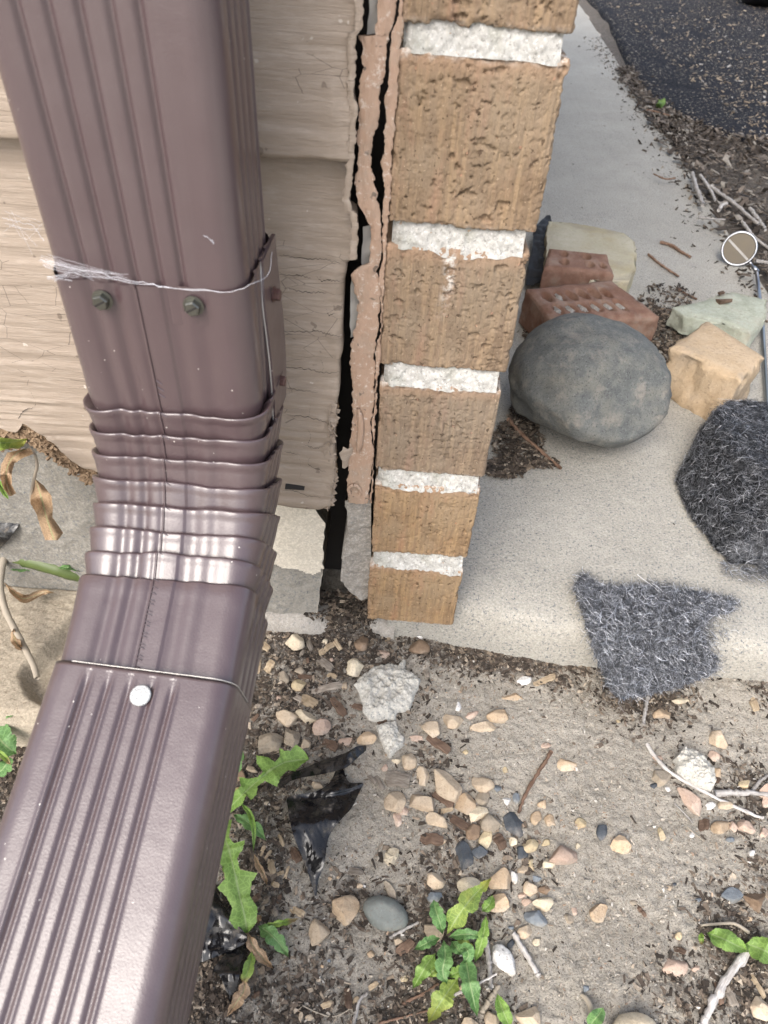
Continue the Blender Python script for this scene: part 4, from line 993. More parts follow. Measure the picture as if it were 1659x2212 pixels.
# ================================================================== STEEL WOOL
def in_poly(p, poly):
    x, y = p; c = False; j = len(poly)-1
    for i in range(len(poly)):
        if (poly[i][1] > y) != (poly[j][1] > y) and x < (poly[j][0]-poly[i][0])*(y-poly[i][1])/(poly[j][1]-poly[i][1])+poly[i][0]: c = not c
        j = i
    return c
def fibres(name, pts, nrms, parent, seed, lmin=.003, lmax=.015, rad=.00011, loose=.14, tone=1.0):
    r = np.random.default_rng(seed); V = []; F = []; C = []; k = 5
    for p, nn in zip(pts, nrms):
        t = np.cross(nn, r.normal(size=3)); t /= np.linalg.norm(t)+1e-9; b = np.cross(nn, t)
        L = r.uniform(lmin, lmax)*(2.2 if r.random() < .05 else 1); bend = r.normal()*.8; lift = r.uniform(.0, loose); o = len(V); w_ = rad*r.uniform(.5, 1.7); g = r.random()
        cl = .35+1.3*max(0, .5+.5*float(np.sin(p[0]*410+1.3*np.sin(p[1]*530))*np.cos(p[1]*370+p[2]*300)))  # clump tone paints the dark holes of the wool into the colour
        col = (.08+.22*g)*cl if g < .70 else (.40+.5*r.random())*(.5+.5*cl)
        if g > .95: col = .95; w_ *= 1.5  # a few near-white, thicker fibres paint in the bright glints
        for i in range(k):
            u = i/(k-1)-.5; q_ = p+t*(u*L)+b*(bend*L*(u*u*1.2))+nn*(lift*L*(.25-u*u)+abs(u)*L*r.uniform(-.1, .12))
            side = b*w_; V += [q_-side, q_+side, q_+nn*w_*1.4]; C += [(col*.95*tone, col*.98*tone, col*1.05*tone)]*3
        for i in range(k-1):
            for (a, bb) in ((0, 1), (1, 2), (2, 0)): F.append((o+i*3+a, o+i*3+bb, o+i*3+3+bb, o+i*3+3+a))
    ob = obj(name, V, F, M['wool'], parent, attrs={'col': C}, sm=True); tag(ob, kind='stuff'); return ob
fW = FR(1393.6, 829.5, .195)
bot = [(300, 1130), (470, 1480), (640, 1740), (800, 1980), (930, 2040), (1361, 2170), (1800, 2200), (2100, 1500), (1900, 700), (1300, 420), (800, 560), (450, 860)]
top = [(740, 300), (900, 140), (1120, 135), (1361, 190), (1700, 330), (1950, 800), (1800, 1350), (1361, 1010), (1080, 760), (880, 590)]
B3 = [PZ(*fW(*p), .002) for p in bot]; T3 = [PZ(*fW(*p), .060) for p in top]
bm = bmesh.new(); [bm.verts.new(p.tolist()) for p in B3+T3]; res = bmesh.ops.convex_hull(bm, input=bm.verts[:])
bmesh.ops.delete(bm, geom=[v for v in bm.verts if not v.link_faces], context='VERTS')
bmesh.ops.triangulate(bm, faces=bm.faces[:])
for _ in range(4): bmesh.ops.subdivide_edges(bm, edges=bm.edges[:], cuts=1, use_grid_fill=True, smooth=0); bmesh.ops.smooth_vert(bm, verts=bm.verts[:], factor=.16, use_axis_x=True, use_axis_y=True, use_axis_z=True)
bmesh.ops.triangulate(bm, faces=bm.faces[:]); bm.normal_update(); bm.verts.ensure_lookup_table()
HV = np.array([v.co[:] for v in bm.verts]); HN = np.array([v.normal[:] for v in bm.verts]); HF = [tuple(v.index for v in f.verts) for f in bm.faces]; bm.free()
HV += HN*(.004*fbm(HV*45, 3, 9)+.003*fbm(HV*160, 3, 10))[:, None]; HV[:, 2] = np.maximum(HV[:, 2], .0015)
wl = thing('steel_wool_pad', 'thick wad of dark steel wool standing at the right edge of the walkway', 'steel wool', HV.mean(0)*[1, 1, 0], 'steel wool pads')
obj('wool_core', HV, HF, M['wool'], wl, attrs={'col': np.array([.024, .026, .030])*(1+.8*vn(HV*230, 5))[:, None]})
tri = np.array(HF); a_, b_, c_ = HV[tri[:, 0]], HV[tri[:, 1]], HV[tri[:, 2]]; ar = np.linalg.norm(np.cross(b_-a_, c_-a_), axis=1); r = np.random.default_rng(3)
vis = ((a_-CAM)*np.cross(b_-a_, c_-a_)).sum(1) < 0.3*ar; pr_ = ar*vis; idx = r.choice(len(tri), 22000, p=pr_/pr_.sum())
u, v = r.random(22000), r.random(22000); fl_ = u+v > 1; u[fl_] = 1-u[fl_]; v[fl_] = 1-v[fl_]
pp_ = a_[idx]+(b_-a_)[idx]*u[:, None]+(c_-a_)[idx]*v[:, None]; nn_ = np.cross((b_-a_)[idx], (c_-a_)[idx]); nn_ /= np.linalg.norm(nn_, axis=1)[:, None]+1e-12
pp_ += nn_*np.abs(r.normal(size=22000))[:, None]*.0014; fibres('wool_fibres', pp_, nn_, wl, 5, tone=.6)
# fuzz trailing on the walkway below the wad
r = np.random.default_rng(8); q_ = []
for _ in range(420):
    x = r.uniform(850, 1480); y = 1960+(x-850)*.24+abs(r.normal())*80; q_.append(PZ(*fW(x, y), .002+.006*r.random()))
fibres('loose_fibres', np.array(q_), np.tile([0, 0, 1.0], (len(q_), 1)), wl, 6, .004, .014)
# flat torn pad draped over the walkway edge
pad = [(1252, 1240), (1268, 1240), (1292, 1262), (1350, 1264), (1425, 1262), (1500, 1274), (1560, 1287), (1602, 1300), (1580, 1318), (1545, 1328), (1522, 1340), (1522, 1370), (1535, 1410), (1552, 1418), (1550, 1448), (1480, 1478), (1400, 1498), (1340, 1506), (1318, 1485), (1300, 1440), (1280, 1390), (1268, 1345), (1252, 1295), (1240, 1268)]
def pad_z(y): return np.interp(y, [1200, 1335, 1375, 1420, 1470, 1520], [.010, .010, .002, -.012, -.026, -.038])
def pad_pt(x, y, up=0): return PZ(x, y, pad_z(y)+up)
gx = np.linspace(1236, 1606, 95); gy = np.linspace(1236, 1510, 75); ids = {}; V = []; F = []
for i, x in enumerate(gx):
    for j, y in enumerate(gy):
        if in_poly((x+2.5*sin(y*.3), y+2.5*sin(x*.31)), pad): ids[i, j] = len(V); V.append(pad_pt(x, y))
V = np.array(V); V[:, 2] += .0025*fbm(V*60, 3, 19); nV = len(V)
F = [(ids[i, j], ids[i+1, j], ids[i+1, j+1], ids[i, j+1]) for (i, j) in ids if (i+1, j) in ids and (i, j+1) in ids and (i+1, j+1) in ids]
wl2 = thing('steel_wool_pad', 'flat torn piece of steel wool draped over the walkway edge', 'steel wool', V.mean(0), 'steel wool pads')
obj('wool_core', np.vstack([V, V-[0, 0, .007]]), F+[tuple(reversed([a+nV for a in f])) for f in F], M['wool'], wl2, attrs={'col': np.array([.115, .124, .140])*(1+.7*vn(np.vstack([V, V])*230, 5))[:, None]})
q_ = []; r = np.random.default_rng(12)
while len(q_) < 17000:
    x, y = r.uniform(1236, 1606), r.uniform(1236, 1512)
    if in_poly((x+r.normal()*5, y+r.normal()*4), pad): q_.append(pad_pt(x, y, abs(r.normal())*.0025+.0005))
fibres('wool_fibres', np.array(q_), np.tile([0, -.25, .97], (len(q_), 1)), wl2, 15)
q_ = [PZ(1530+r.normal()*32, 1365+r.normal()*26, .003+.004*r.random()) for _ in range(350)]
fibres('loose_fibres', np.array(q_), np.tile([0, 0, 1.0], (len(q_), 1)), wl2, 16, .003, .011)

# ================================================================== LOOSE STONES ON THE SOIL
LM = [((815, 1520), 'white concrete chunk'), ((700, 1740), 'black plastic scrap'), ((825, 1965), 'green grey river pebble'), ((960, 2030), 'small weed rosette'),
      ((1165, 1690), 'brown twig'), ((1500, 1665), 'cream concrete lump'), ((1400, 1400), 'flat steel wool'), ((1298, 1797), 'dark blue pebble'), ((1075, 2060), 'white porous stone'),
      ((1570, 2060), 'leaf at the right edge'), ((1360, 2195), 'big cream rock at the bottom'), ((640, 1330), 'foundation'), ((560, 1680), 'jagged weed beside the pipe'), ((900, 1350), 'lowest brick'), ((1000, 1790), 'dark slate flake')]
ITEMS = []                                      # (kind, colour word, shape word, px, py, object)
def stone(fr, cx, cy, w_, h_, ang=0, mat='tan', shape=None, label=None, bury=.38, facets=12, name='pebble', tall=.66, cut=(.48, .86), rough=.055, n=None, size=None):
    px, py = fr(cx, cy); s = {fA: .52, fB: .32, fC: .32, fE: .24, fD: .39}[fr]; w_, h_ = w_*s*1.03, h_*s*1.03
    g = G(px, py); c, U, W = frame_at(px, py, g[2], ang); seed = int(abs(px*13.7+py*7.1)) % 9973
    V, F = stone_verts(seed, facets, rough, n or (4 if max(w_, h_) > 26 else 3), cut)
    k = mpp(g); a, b = w_/2*np.linalg.norm(U), h_/2*np.linalg.norm(W)*.86; hz = tall*min(w_, h_)/2*k*1.15
    u1 = U/np.linalg.norm(U); w1 = W/np.linalg.norm(W); gz_ = gz1(c[0], c[1])
    if np.cross(u1, w1)[2] < 0: w1 = -w1
    P = V[:, :1]*a*u1+V[:, 1:2]*b*w1+V[:, 2:]*hz*np.array([0, 0, 1.0])
    cc = np.array([c[0], c[1], gz_+hz*(1-2*bury)]); cc[1] -= hz*(1-bury)*.35
    o = obj(name, P+cc, F, M[mat], loc=(cc[0], cc[1], gz_))
    cw_ = {'tan': 'tan', 'orange': 'orange tan', 'yellow': 'yellowish', 'cream_s': 'cream', 'pink': 'pinkish', 'white': 'white', 'blue': 'blue grey', 'slate': 'dark slate', 'brown': 'brown', 'grey': 'grey tan', 'river': 'green grey', 'chunk': 'pale'}[mat]
    if label: tag(o, label, 'stone')
    else:
        big = 'large' if max(w_, h_) > 46 else 'small' if max(w_, h_) < 22 else ''
        shp = shape or ('long' if max(w_, h_) > 1.55*min(w_, h_) else 'flat half buried' if bury > .6 else 'blocky' if facets > 8 else 'rounded')
        ITEMS.append(('pebble', ' '.join(x for x in (big, cw_, shp) if x), px, py, o))
    return o
T_ = 'tan'; O_ = 'orange'; Y_ = 'yellow'; C_ = 'cream_s'; P_ = 'pink'; W_ = 'white'; B_ = 'blue'; S_ = 'slate'; N_ = 'brown'; G_ = 'grey'
for e in [(645, 20, 60, 40, 0, W_), (590, 88, 130, 50, -5, O_, .66), (535, 167, 95, 62, -5, O_), (350, 190, 85, 65, 5, T_), (428, 160, 62, 36, -35, P_), (475, 215, 110, 52, 0, T_, .6), (258, 222, 82, 76, 20, T_), (372, 128, 26, 46, 0, W_),
          (170, 355, 66, 82, 0, T_), (225, 415, 56, 96, -10, T_), (320, 452, 150, 105, 42, T_), (110, 520, 88, 106, 15, T_), (222, 520, 108, 88, 10, T_), (283, 600, 98, 66, 30, T_), (405, 530, 82, 102, 20, O_), (470, 447, 98, 70, 38, T_), (470, 505, 60, 70, 0, G_),
          (452, 570, 84, 66, -30, C_), (502, 610, 84, 84, 25, G_), (433, 645, 62, 82, 10, N_), (485, 673, 52, 102, 15, Y_), (95, 745, 56, 76, 10, C_), (283, 850, 86, 82, 0, T_), (420, 875, 112, 92, 15, C_), (548, 840, 92, 116, 20, O_), (538, 940, 86, 92, 0, O_),
          (530, 465, 40, 34, 20, B_), (573, 520, 36, 40, 0, W_), (612, 508, 30, 52, 0, B_), (605, 610, 104, 120, 10, S_, .66), (397, 745, 74, 152, -6, S_, .6), (460, 730, 62, 60, 30, S_), (665, 705, 76, 60, -15, Y_), (693, 590, 46, 66, 0, O_), (755, 598, 52, 66, 0, O_, .6), (718, 533, 36, 40, 0, O_),
          (880, 610, 46, 60, 0, Y_, .6), (1045, 700, 82, 78, 20, O_), (812, 745, 126, 92, 12, P_), (750, 775, 62, 52, 0, C_), (735, 693, 36, 32, 0, Y_), (870, 707, 22, 30, 0, C_), (640, 800, 46, 56, 0, T_, .6), (675, 785, 32, 72, 0, Y_, .55), (605, 835, 26, 66, -10, W_),
          (690, 840, 62, 36, 0, B_, .6), (670, 882, 62, 72, 0, T_), (732, 885, 62, 52, 0, N_, .6), (720, 945, 86, 66, 0, C_), (690, 1000, 108, 72, 35, B_), (655, 940, 42, 36, 0, P_), (645, 1060, 66, 62, -50, T_), (948, 982, 74, 92, 0, O_), (830, 1005, 46, 50, 0, G_, .6), (855, 975, 28, 42, -30, P_, .6),
          (275, 915, 62, 56, 0, B_), (270, 1060, 82, 92, 0, T_), (1285, 1080, 30, 42, 0, Y_), (1275, 1205, 108, 96, 20, P_, .68), (1357, 1212, 36, 36, 0, P_, .6), (1500, 910, 92, 78, 0, B_, .6), (1600, 930, 112, 110, 0, N_, .55), (1215, 655, 28, 66, -18, Y_), (1450, 258, 76, 92, 0, T_), (1435, 330, 50, 60, 0, P_, .6),
          (1215, 420, 76, 80, 0, G_), (1328, 515, 142, 66, 35, P_), (1418, 540, 42, 36, 0, W_), (1240, 470, 26, 26, 0, W_), (1480, 540, 72, 46, 0, T_), (1555, 452, 46, 44, 0, Y_), (1460, 625, 84, 76, 0, O_), (1510, 625, 38, 56, 0, P_), (1565, 622, 80, 66, 10, P_), (1445, 405, 36, 52, 0, O_),
          (1215, 155, 76, 50, 0, O_), (1295, 103, 78, 30, 0, C_), (825, 358, 96, 82, 0, O_, .72), (735, 287, 42, 30, 0, P_, .65), (1645, 475, 60, 70, 0, P_), (1620, 1380, 74, 132, -32, T_), (660, 1410, 104, 110, 0, T_), (420, 1436, 74, 50, 0, T_), (395, 1290, 42, 40, 0, O_), (150, 1255, 32, 30, 0, C_), (10, 1155, 32, 36, 0, O_),
          (590, 1045, 26, 20, 0, B_), (590, 1110, 36, 46, 0, S_), (695, 1105, 32, 36, 0, C_), (635, 910, 32, 30, 0, P_), (510, 1425, 64, 90, 0, T_), (402, 315, 24, 26, 0, Y_), (567, 390, 22, 30, 0, Y_, .6), (1035, 188, 20, 18, 0, Y_), (1270, 865, 20, 16, 0, S_), (600, 690, 34, 46, 0, C_), (635, 730, 50, 62, -20, S_), (1195, 340, 56, 40, 20, P_, .65),
          (1182, 455, 30, 34, 0, S_), (1640, 650, 40, 50, 0, P_), (1500, 680, 34, 26, 0, B_), (1340, 660, 26, 26, 0, W_), (1590, 735, 26, 24, 0, W_), (1370, 930, 30, 24, 0, B_, .6), (1245, 880, 36, 26, 0, T_, .65), (1650, 520, 40, 60, 0, P_), (1100, 940, 36, 30, 0, G_, .65), (310, 690, 26, 26, 0, T_), (140, 560, 50, 70, -20, P_, .6), (900, 1300, 28, 34, 0, B_), (1580, 1010, 22, 22, 0, O_)]:
    stone(fA, *e[:5], mat=e[5], bury=e[6] if len(e) > 6 else .36)
for e in [(748, 392, 128, 142, 0, C_), (1590, 432, 136, 104, 15, N_), (1195, 390, 100, 120, 0, N_), (1150, 565, 122, 126, 0, C_), (675, 635, 72, 82, 0, G_), (775, 685, 102, 84, 0, Y_), (778, 590, 72, 52, 0, G_), (695, 915, 146, 112, 0, T_), (825, 895, 156, 92, 36, C_), (928, 968, 130, 116, -20, P_),
          (595, 1080, 178, 162, 0, G_), (728, 1045, 108, 142, 10, G_), (820, 1085, 72, 82, 0, T_), (1230, 1050, 124, 106, -30, O_), (1095, 1065, 122, 62, 0, P_, .6), (1352, 1245, 46, 56, 0, P_), (1345, 470, 112, 82, 0, P_, .6), (1570, 1045, 104, 50, 0, P_, .65), (950, 390, 42, 42, 0, C_), (460, 1250, 82, 52, 15, T_), (380, 1290, 72, 82, 0, N_),
          (655, 290, 48, 42, 0, O_), (1430, 1200, 62, 42, 0, C_), (900, 1360, 84, 62, 0, T_), (1440, 1590, 60, 110, -12, P_, .6), (590, 260, 50, 40, 0, C_), (740, 300, 70, 60, 0, N_), (995, 515, 30, 28, 0, P_), (1080, 690, 44, 52, 0, T_), (640, 770, 36, 30, 0, P_), (1585, 350, 50, 46, 0, W_)]:
    stone(fB, *e[:5], mat=e[5], bury=e[6] if len(e) > 6 else .34)
for e in [(910, 700, 142, 226, 14, T_), (1395, 180, 92, 118, -10, C_), (1258, 835, 52, 62, 0, O_), (1385, 405, 152, 72, 52, G_, .5), (1485, 1005, 52, 52, 0, Y_), (788, 1265, 32, 82, 0, T_), (845, 1265, 62, 54, 0, T_), (985, 330, 28, 32, 0, O_), (1038, 322, 26, 26, 0, O_), (1185, 375, 42, 42, 0, T_), (1445, 750, 62, 62, 0, T_), (1215, 380, 22, 30, 0, W_), (930, 925, 30, 32, 0, O_, .55), (510, 940, 30, 28, 0, O_), (975, 885, 26, 26, 0, B_)]:
    stone(fC, *e[:5], mat=e[5], bury=e[6] if len(e) > 6 else .34)
stone(fC, 1095, 535, 186, 232, -8, O_, label='rust stained faceted tan stone left of the green grey river pebble', bury=.3)
stone(fC, 1355, 555, 316, 246, 28, 'river', label='smooth green grey river pebble, largest pebble on the soil', bury=.3, facets=4, cut=(.75, .95), rough=.03, tall=.7, n=4)
stone(fA, 966, 648, 44, 76, 4, S_, label='smooth dark blue pebble alone on the bare sand', bury=.35, facets=4, cut=(.7, .95))
stone(fA, 555, 1175, 150, 104, 62, W_, label='white porous stone with dark pits beside the weed rosette', bury=.3, facets=9, cut=(.6, .9), rough=.16, n=4)
stone(fE, 420, 1800, 480, 440, 0, C_, label='big rounded cream rock cut off by the bottom edge of the picture', bury=.35, facets=6, cut=(.7, .95), rough=.05, n=4)
# broken concrete pieces: thick slabs with traced outlines
def slab_chunk(fr, poly, hgt, label, seed, name='concrete_chunk', mat='chunk'):
    P = np.array([fr(*p) for p in poly]); c3 = G(*P.mean(0)); m_ = 8; x0, y0 = P.min(0)-m_; x1, y1 = P.max(0)+m_; n = 84; V = []
    gx_, gy_ = np.linspace(x0, x1, n), np.linspace(y0, y1, n); pol_ = [tuple(p) for p in P]
    Xp, Yp = tensor(gx_, gy_); q3 = np.c_[Xp*.06, Yp*.06, 0*Xp]; Xq = Xp+3*fbm(q3, 3, seed); Yq = Yp+3*fbm(q3, 3, seed+1); d = np.full(len(Xp), 1e9)
    for a, b in zip(P, np.roll(P, -1, 0)):
        ab = b-a; t = np.clip(((Xq-a[0])*ab[0]+(Yq-a[1])*ab[1])/(ab@ab), 0, 1); d = np.minimum(d, np.hypot(Xq-a[0]-t*ab[0], Yq-a[1]-t*ab[1]))
    ins_ = np.array([in_poly((x, y), pol_) for x, y in zip(Xq, Yq)]); d = np.where(ins_, d, -d)
    prof_2 = smooth(-2.5, 4.0, d)*.75+smooth(2, 22, d)*.25
    rel = fbm(q3*1.3, 4, seed+4, .6); h_ = -.006+(hgt+.006)*prof_2*(1+.30*rel)
    V = np.array([PZ(x, y, c3[2]) for x, y in zip(Xp, Yp)]); V[:, 2] = c3[2]+h_+.0008*vn(V*420, seed+5)*(d > 0)
    F = grid_faces(n, n); keep_ = (d > -7); F = [f for f in F if keep_[f[0]] and keep_[f[2]]]
    o = obj(name, V, F, M[mat], loc=(c3[0], c3[1], GZ)); return tag(fix_normals(o), label, 'concrete')
slab_chunk(fB, [(1130, 690), (1205, 630), (1290, 570), (1380, 545), (1440, 560), (1470, 520), (1500, 520), (1500, 585), (1600, 660), (1570, 740), (1550, 800), (1520, 860), (1440, 880), (1430, 930), (1300, 950), (1250, 930), (1205, 880), (1180, 770)], .010, 'large flat white concrete chunk in front of the lowest brick', 5)
slab_chunk(fB, [(1290, 955), (1430, 930), (1455, 1010), (1492, 1050), (1485, 1090), (1380, 1175), (1345, 1120), (1310, 1040)], .009, 'small bluish white concrete chunk below the large flat one', 9)
slab_chunk(fA, [(1262, 350), (1300, 305), (1340, 312), (1385, 350), (1425, 385), (1438, 430), (1418, 488), (1360, 470), (1310, 440), (1275, 405)], .014, 'cream concrete lump behind the long curved grey twig', 13)

# ================================================================== CHIPS AND TWIGS
def chip(fr, cx, cy, ln, wd, ang, mat, word, label=None):
    px, py = fr(cx, cy); s = {fA: .52, fB: .32, fC: .32, fE: .24}[fr]; g = G(px, py); c, U, W = frame_at(px, py, g[2], ang)
    r = random.Random(int(px*3+py)); a = U*ln*s/2; b = W*wd*s/2; k = mpp(g); hz = max(.0012, .28*wd*s*k)
    V = []; nu = 7
    for i in range(nu):
        u = -1+2*i/(nu-1); j1, j2 = r.uniform(.75, 1.1), r.uniform(.75, 1.1); up = .0015*sin(u*2+r.random())
        en = .75 if i in (0, nu-1) else 1
        for (t, h) in ((-j1*en, .1), (-j1*.8*en, .9), (-.25*en, 1.05), (.3*en, .95), (j2*.85*en, .85), (j2*en, .1)): V.append(g+a*(u+r.uniform(-.06, .06))+b*t+np.array([0, 0, hz*h+up]))
    F = grid_faces(nu, 6)+[(0, 1, 2, 3, 4, 5), tuple(range(nu*6-1, nu*6-7, -1))]+[(i*6, (i+1)*6, (i+1)*6+5, i*6+5) for i in range(nu-1)]
    o = obj('wood_chip', V, F, M[mat], loc=(g[0], g[1], g[2]), sm=False); fix_normals(o)
    yaw = atan2(U[1], U[0]); me = o.data; me.transform(Matrix.Rotation(-yaw, 4, 'Z')); o.rotation_euler = (0, 0, yaw)
    if label: tag(o, label, 'wood chip', 'wood chips')
    else: ITEMS.append(('wood chip', word, px, py, o))
for e in [(540, 420, 95, 50, 45, 'chip', 'pale'), (960, 440, 115, 42, -30, 'chip', 'pale'), (1025, 400, 115, 36, 58, 'chip', 'pale long'), (840, 400, 125, 42, 72, 'chipg', 'grey'), (575, 560, 78, 56, -50, 'chip', 'yellowish'), (940, 535, 150, 58, 40, 'chipg', 'grey brown'), (985, 620, 92, 34, 20, 'chip', 'pale'),
          (965, 705, 215, 50, -10, 'chipg', 'long grey'), (752, 768, 120, 46, 30, 'chipg', 'grey'), (845, 800, 120, 76, 30, 'chip', 'broad pale'), (1040, 835, 150, 62, 52, 'chipb', 'dark brown'), (475, 835, 104, 30, -8, 'chipg', 'grey'), (470, 920, 90, 30, -45, 'chipb', 'brown'), (1485, 312, 116, 56, 35, 'chip', 'pale yellow'),
          (1380, 370, 112, 28, -50, 'chip', 'thin tan'), (1632, 600, 84, 38, 70, 'chipg', 'grey'), (1320, 905, 78, 42, -58, 'chipg', 'grey'), (1500, 640, 30, 22, 20, 'chipb', 'brown'), (1160, 830, 90, 44, 20, 'chipb', 'brown'), (790, 480, 60, 26, -60, 'chipg', 'grey'), (830, 510, 60, 26, 80, 'chipb', 'brown'), (505, 560, 84, 26, -80, 'chip', 'pale thin'),
          (800, 630, 130, 32, 5, 'chipb', 'dark'), (1050, 1000, 100, 30, 40, 'chipg', 'grey'), (985, 1090, 110, 70, 30, 'chipb', 'dark'), (1255, 1310, 120, 40, 50, 'chipg', 'grey')]: chip(fB, *e)
chip(fB, 1440, 1325, 168, 112, 15, 'chipg', '', 'broad weathered grey wood block left of the tan pebbles')
for e in [(765, 555, 104, 56, 30, 'chip', 'pale'), (605, 550, 88, 46, 60, 'chipg', 'grey'), (1265, 1060, 96, 40, -30, 'chip', 'pale'), (940, 1195, 136, 48, -20, 'chip', 'pale'), (1105, 1140, 144, 54, 85, 'chipb', 'brown'), (1150, 1170, 88, 36, -60, 'chip', 'tan'), (750, 170, 112, 66, 62, 'chipb', 'reddish brown'), (590, 250, 108, 52, 75, 'chip', 'pale broad'),
          (480, 470, 78, 48, -40, 'chipb', 'dark brown'), (1130, 285, 156, 52, 8, 'chipg', 'grey half buried'), (1490, 800, 130, 80, -40, 'chipb', 'dark brown'), (520, 160, 110, 30, -60, 'chip', 'thin pale'), (650, 60, 120, 30, 70, 'chip', 'thin tan'), (640, 300, 70, 28, -20, 'chip', 'small pale'), (690, 300, 100, 24, -70, 'chip', 'thin tan'), (500, 240, 130, 26, 62, 'chip', 'thin pale'), (560, 180, 90, 24, -50, 'chip', 'thin tan'), (600, 370, 90, 40, 20, 'chip', 'tan curled'),
          (640, 470, 60, 30, -60, 'chipb', 'brown'), (480, 1120, 80, 34, -30, 'chipb', 'brown'), (300, 1210, 60, 26, 20, 'chipb', 'brown')]: chip(fC, *e)
for e in [(290, 285, 110, 46, 35, 'chipb', 'dark brown'), (262, 680, 96, 50, 10, 'chipb', 'brown'), (320, 560, 60, 24, -10, 'chip', 'pale'), (310, 515, 96, 40, 35, 'chipb', 'brown'), (1600, 120, 60, 32, 75, 'chip', 'pale'), (1440, 430, 40, 30, 40, 'chipb', 'brown'), (1130, 975, 66, 18, 55, 'chipb', 'thin brown'), (1290, 1140, 52, 26, 25, 'chipb', 'brown'), (1390, 620, 40, 52, 0, 'chipb', 'brown'), (545, 690, 70, 50, 60, 'chipb', 'brown'), (370, 610, 110, 40, 30, 'chipb', 'dark'), (1610, 1280, 130, 24, 60, 'chip', 'long tan'), (1500, 1330, 120, 40, 65, 'chipg', 'grey'), (1455, 1320, 96, 34, 80, 'chipb', 'reddish'), (40, 440, 84, 26, 60, 'chipg', 'grey'), (730, 20, 90, 30, -20, 'chip', 'tan'), (60, 180, 60, 40, -50, 'chipb', 'dark')]: chip(fA, *e)
def twig(fr, pts, wd, mat, label, lift=.0012, taper=.75, proj=None, seed=1, name='twig'):
    s = {fA: .52, fB: .32, fC: .32, fE: .24, fD: .39, f3: .36, f6: .4, fR: .36}.get(fr, 1)
    P3 = [(proj or (lambda x, y: G(x, y)))(*fr(*p)) for p in pts]; k = mpp(P3[0]); r0 = wd*s*k/2; n = 30
    P = curve(P3, n); P[:, 2] += r0*.55+lift; r = np.random.default_rng(seed); P[:, :2] += r.normal(size=(n, 2))*r0*.12
    rad = r0*(1-(1-taper)*np.linspace(0, 1, n))*(1+.14*r.normal(size=n)); V, F = tube(P, rad, 8, seed=seed, rough=.12)
    o = obj(name, V, F, M[mat], loc=P3[0]); d = P[-1]-P[0]; yaw = atan2(d[1], d[0]); o.data.transform(Matrix.Rotation(-yaw, 4, 'Z')); o.rotation_euler = (0, 0, yaw)
    return tag(o, label, 'twig')
twig(fA, [(755, 318), (735, 355), (690, 425), (650, 500), (620, 572)], 17, 'twigb', 'reddish brown twig lying alone on the bare sand', taper=.7, seed=2)
twig(fA, [(1150, 285), (1190, 345), (1250, 405), (1330, 455), (1400, 492), (1500, 540), (1600, 585), (1635, 592)], 19, 'twig', 'long curved pale grey twig in front of the cream concrete lump', seed=3, taper=.6)
twig(fA, [(1430, 495), (1500, 492), (1560, 490), (1659, 500), (1720, 510)], 28, 'twig', 'thick pale grey twig entering from the right edge', seed=4)
twig(fA, [(1590, 480), (1625, 440), (1680, 400)], 16, 'twig', 'short grey twig branching up near the right edge', seed=5)
twig(fA, [(1270, 535), (1310, 575), (1345, 615)], 8, 'twig', 'thin straight grey twig below the long pinkish pebble', seed=6)
twig(fA, [(1320, 630), (1360, 665), (1392, 690)], 6, 'deadstem', 'thin straw stalk below the thin grey twig', seed=7)
twig(fA, [(1185, 62), (1150, 82), (1110, 108)], 16, 'twig', 'short pale twig under the front corner of the flat steel wool', seed=8)
twig(fA, [(1158, 85), (1148, 140), (1138, 205)], 17, 'twig', 'short upright pale twig below the flat steel wool', seed=9)
twig(fA, [(600, 1072), (640, 1140), (690, 1225), (708, 1255)], 26, 'twig', 'thick pale broken twig right of the white porous stone', seed=10)
twig(fA, [(482, 1112), (495, 1200), (500, 1310)], 22, 'twig', 'pale straight twig passing between the weed rosette and porous stone', seed=11, lift=.006)
twig(fA, [(85, 1092), (140, 1060), (205, 1028)], 15, 'twig', 'pale twig touching the river pebble', seed=12)
twig(fA, [(345, 1345), (430, 1305), (520, 1258)], 11, 'twig', 'thin grey twig crossing over the lower weed leaves', seed=13, lift=.014)
twig(fA, [(40, 1446), (150, 1418), (250, 1392)], 10, 'twigb', 'thin dark twig at the bottom edge left of the yellow leaf', seed=14)
twig(fA, [(140, 1365), (220, 1325), (290, 1280)], 13, 'twigb', 'dark twig under the left leaves of the weed rosette', seed=15)
twig(fA, [(1570, 1140), (1490, 1250), (1440, 1330), (1395, 1420), (1370, 1470)], 34, 'twig', 'split pale bark covered stick at the lower right', seed=16)
twig(fA, [(465, 1410), (500, 1350), (540, 1290)], 24, 'deadstem', 'tan stalk beside the lower right weed leaf', seed=17)
twig(fC, [(1140, 1320), (1160, 1240), (1185, 1155), (1235, 1105)], 30, 'twig', 'pale bent stick at the bottom edge below the river pebble', seed=18)
twig(fC, [(798, 1190), (900, 1240), (1000, 1266), (1090, 1232), (1160, 1172)], 9, 'deadstem', 'thin curved tan root below the faceted tan stones', seed=19)
twig(f6, [(255, 450), (330, 530), (420, 610), (540, 715)], 22, 'twigb', 'brown twig on the walkway at the foot of the boulder', proj=lambda x, y: PZ(x, y, .004), seed=20)
twig(fR, [(940, 335), (1010, 395), (1120, 468)], 15, 'twigb', 'thin dark twig lying alone on the walkway behind the mossy stone', proj=lambda x, y: PZ(x, y, .001), seed=21)
twig(fR, [(1010, 262), (1080, 285), (1140, 325), (1195, 355)], 20, 'twigb', 'short crooked dark twig on the walkway left of the mirror', proj=lambda x, y: PZ(x, y, .001), seed=22)
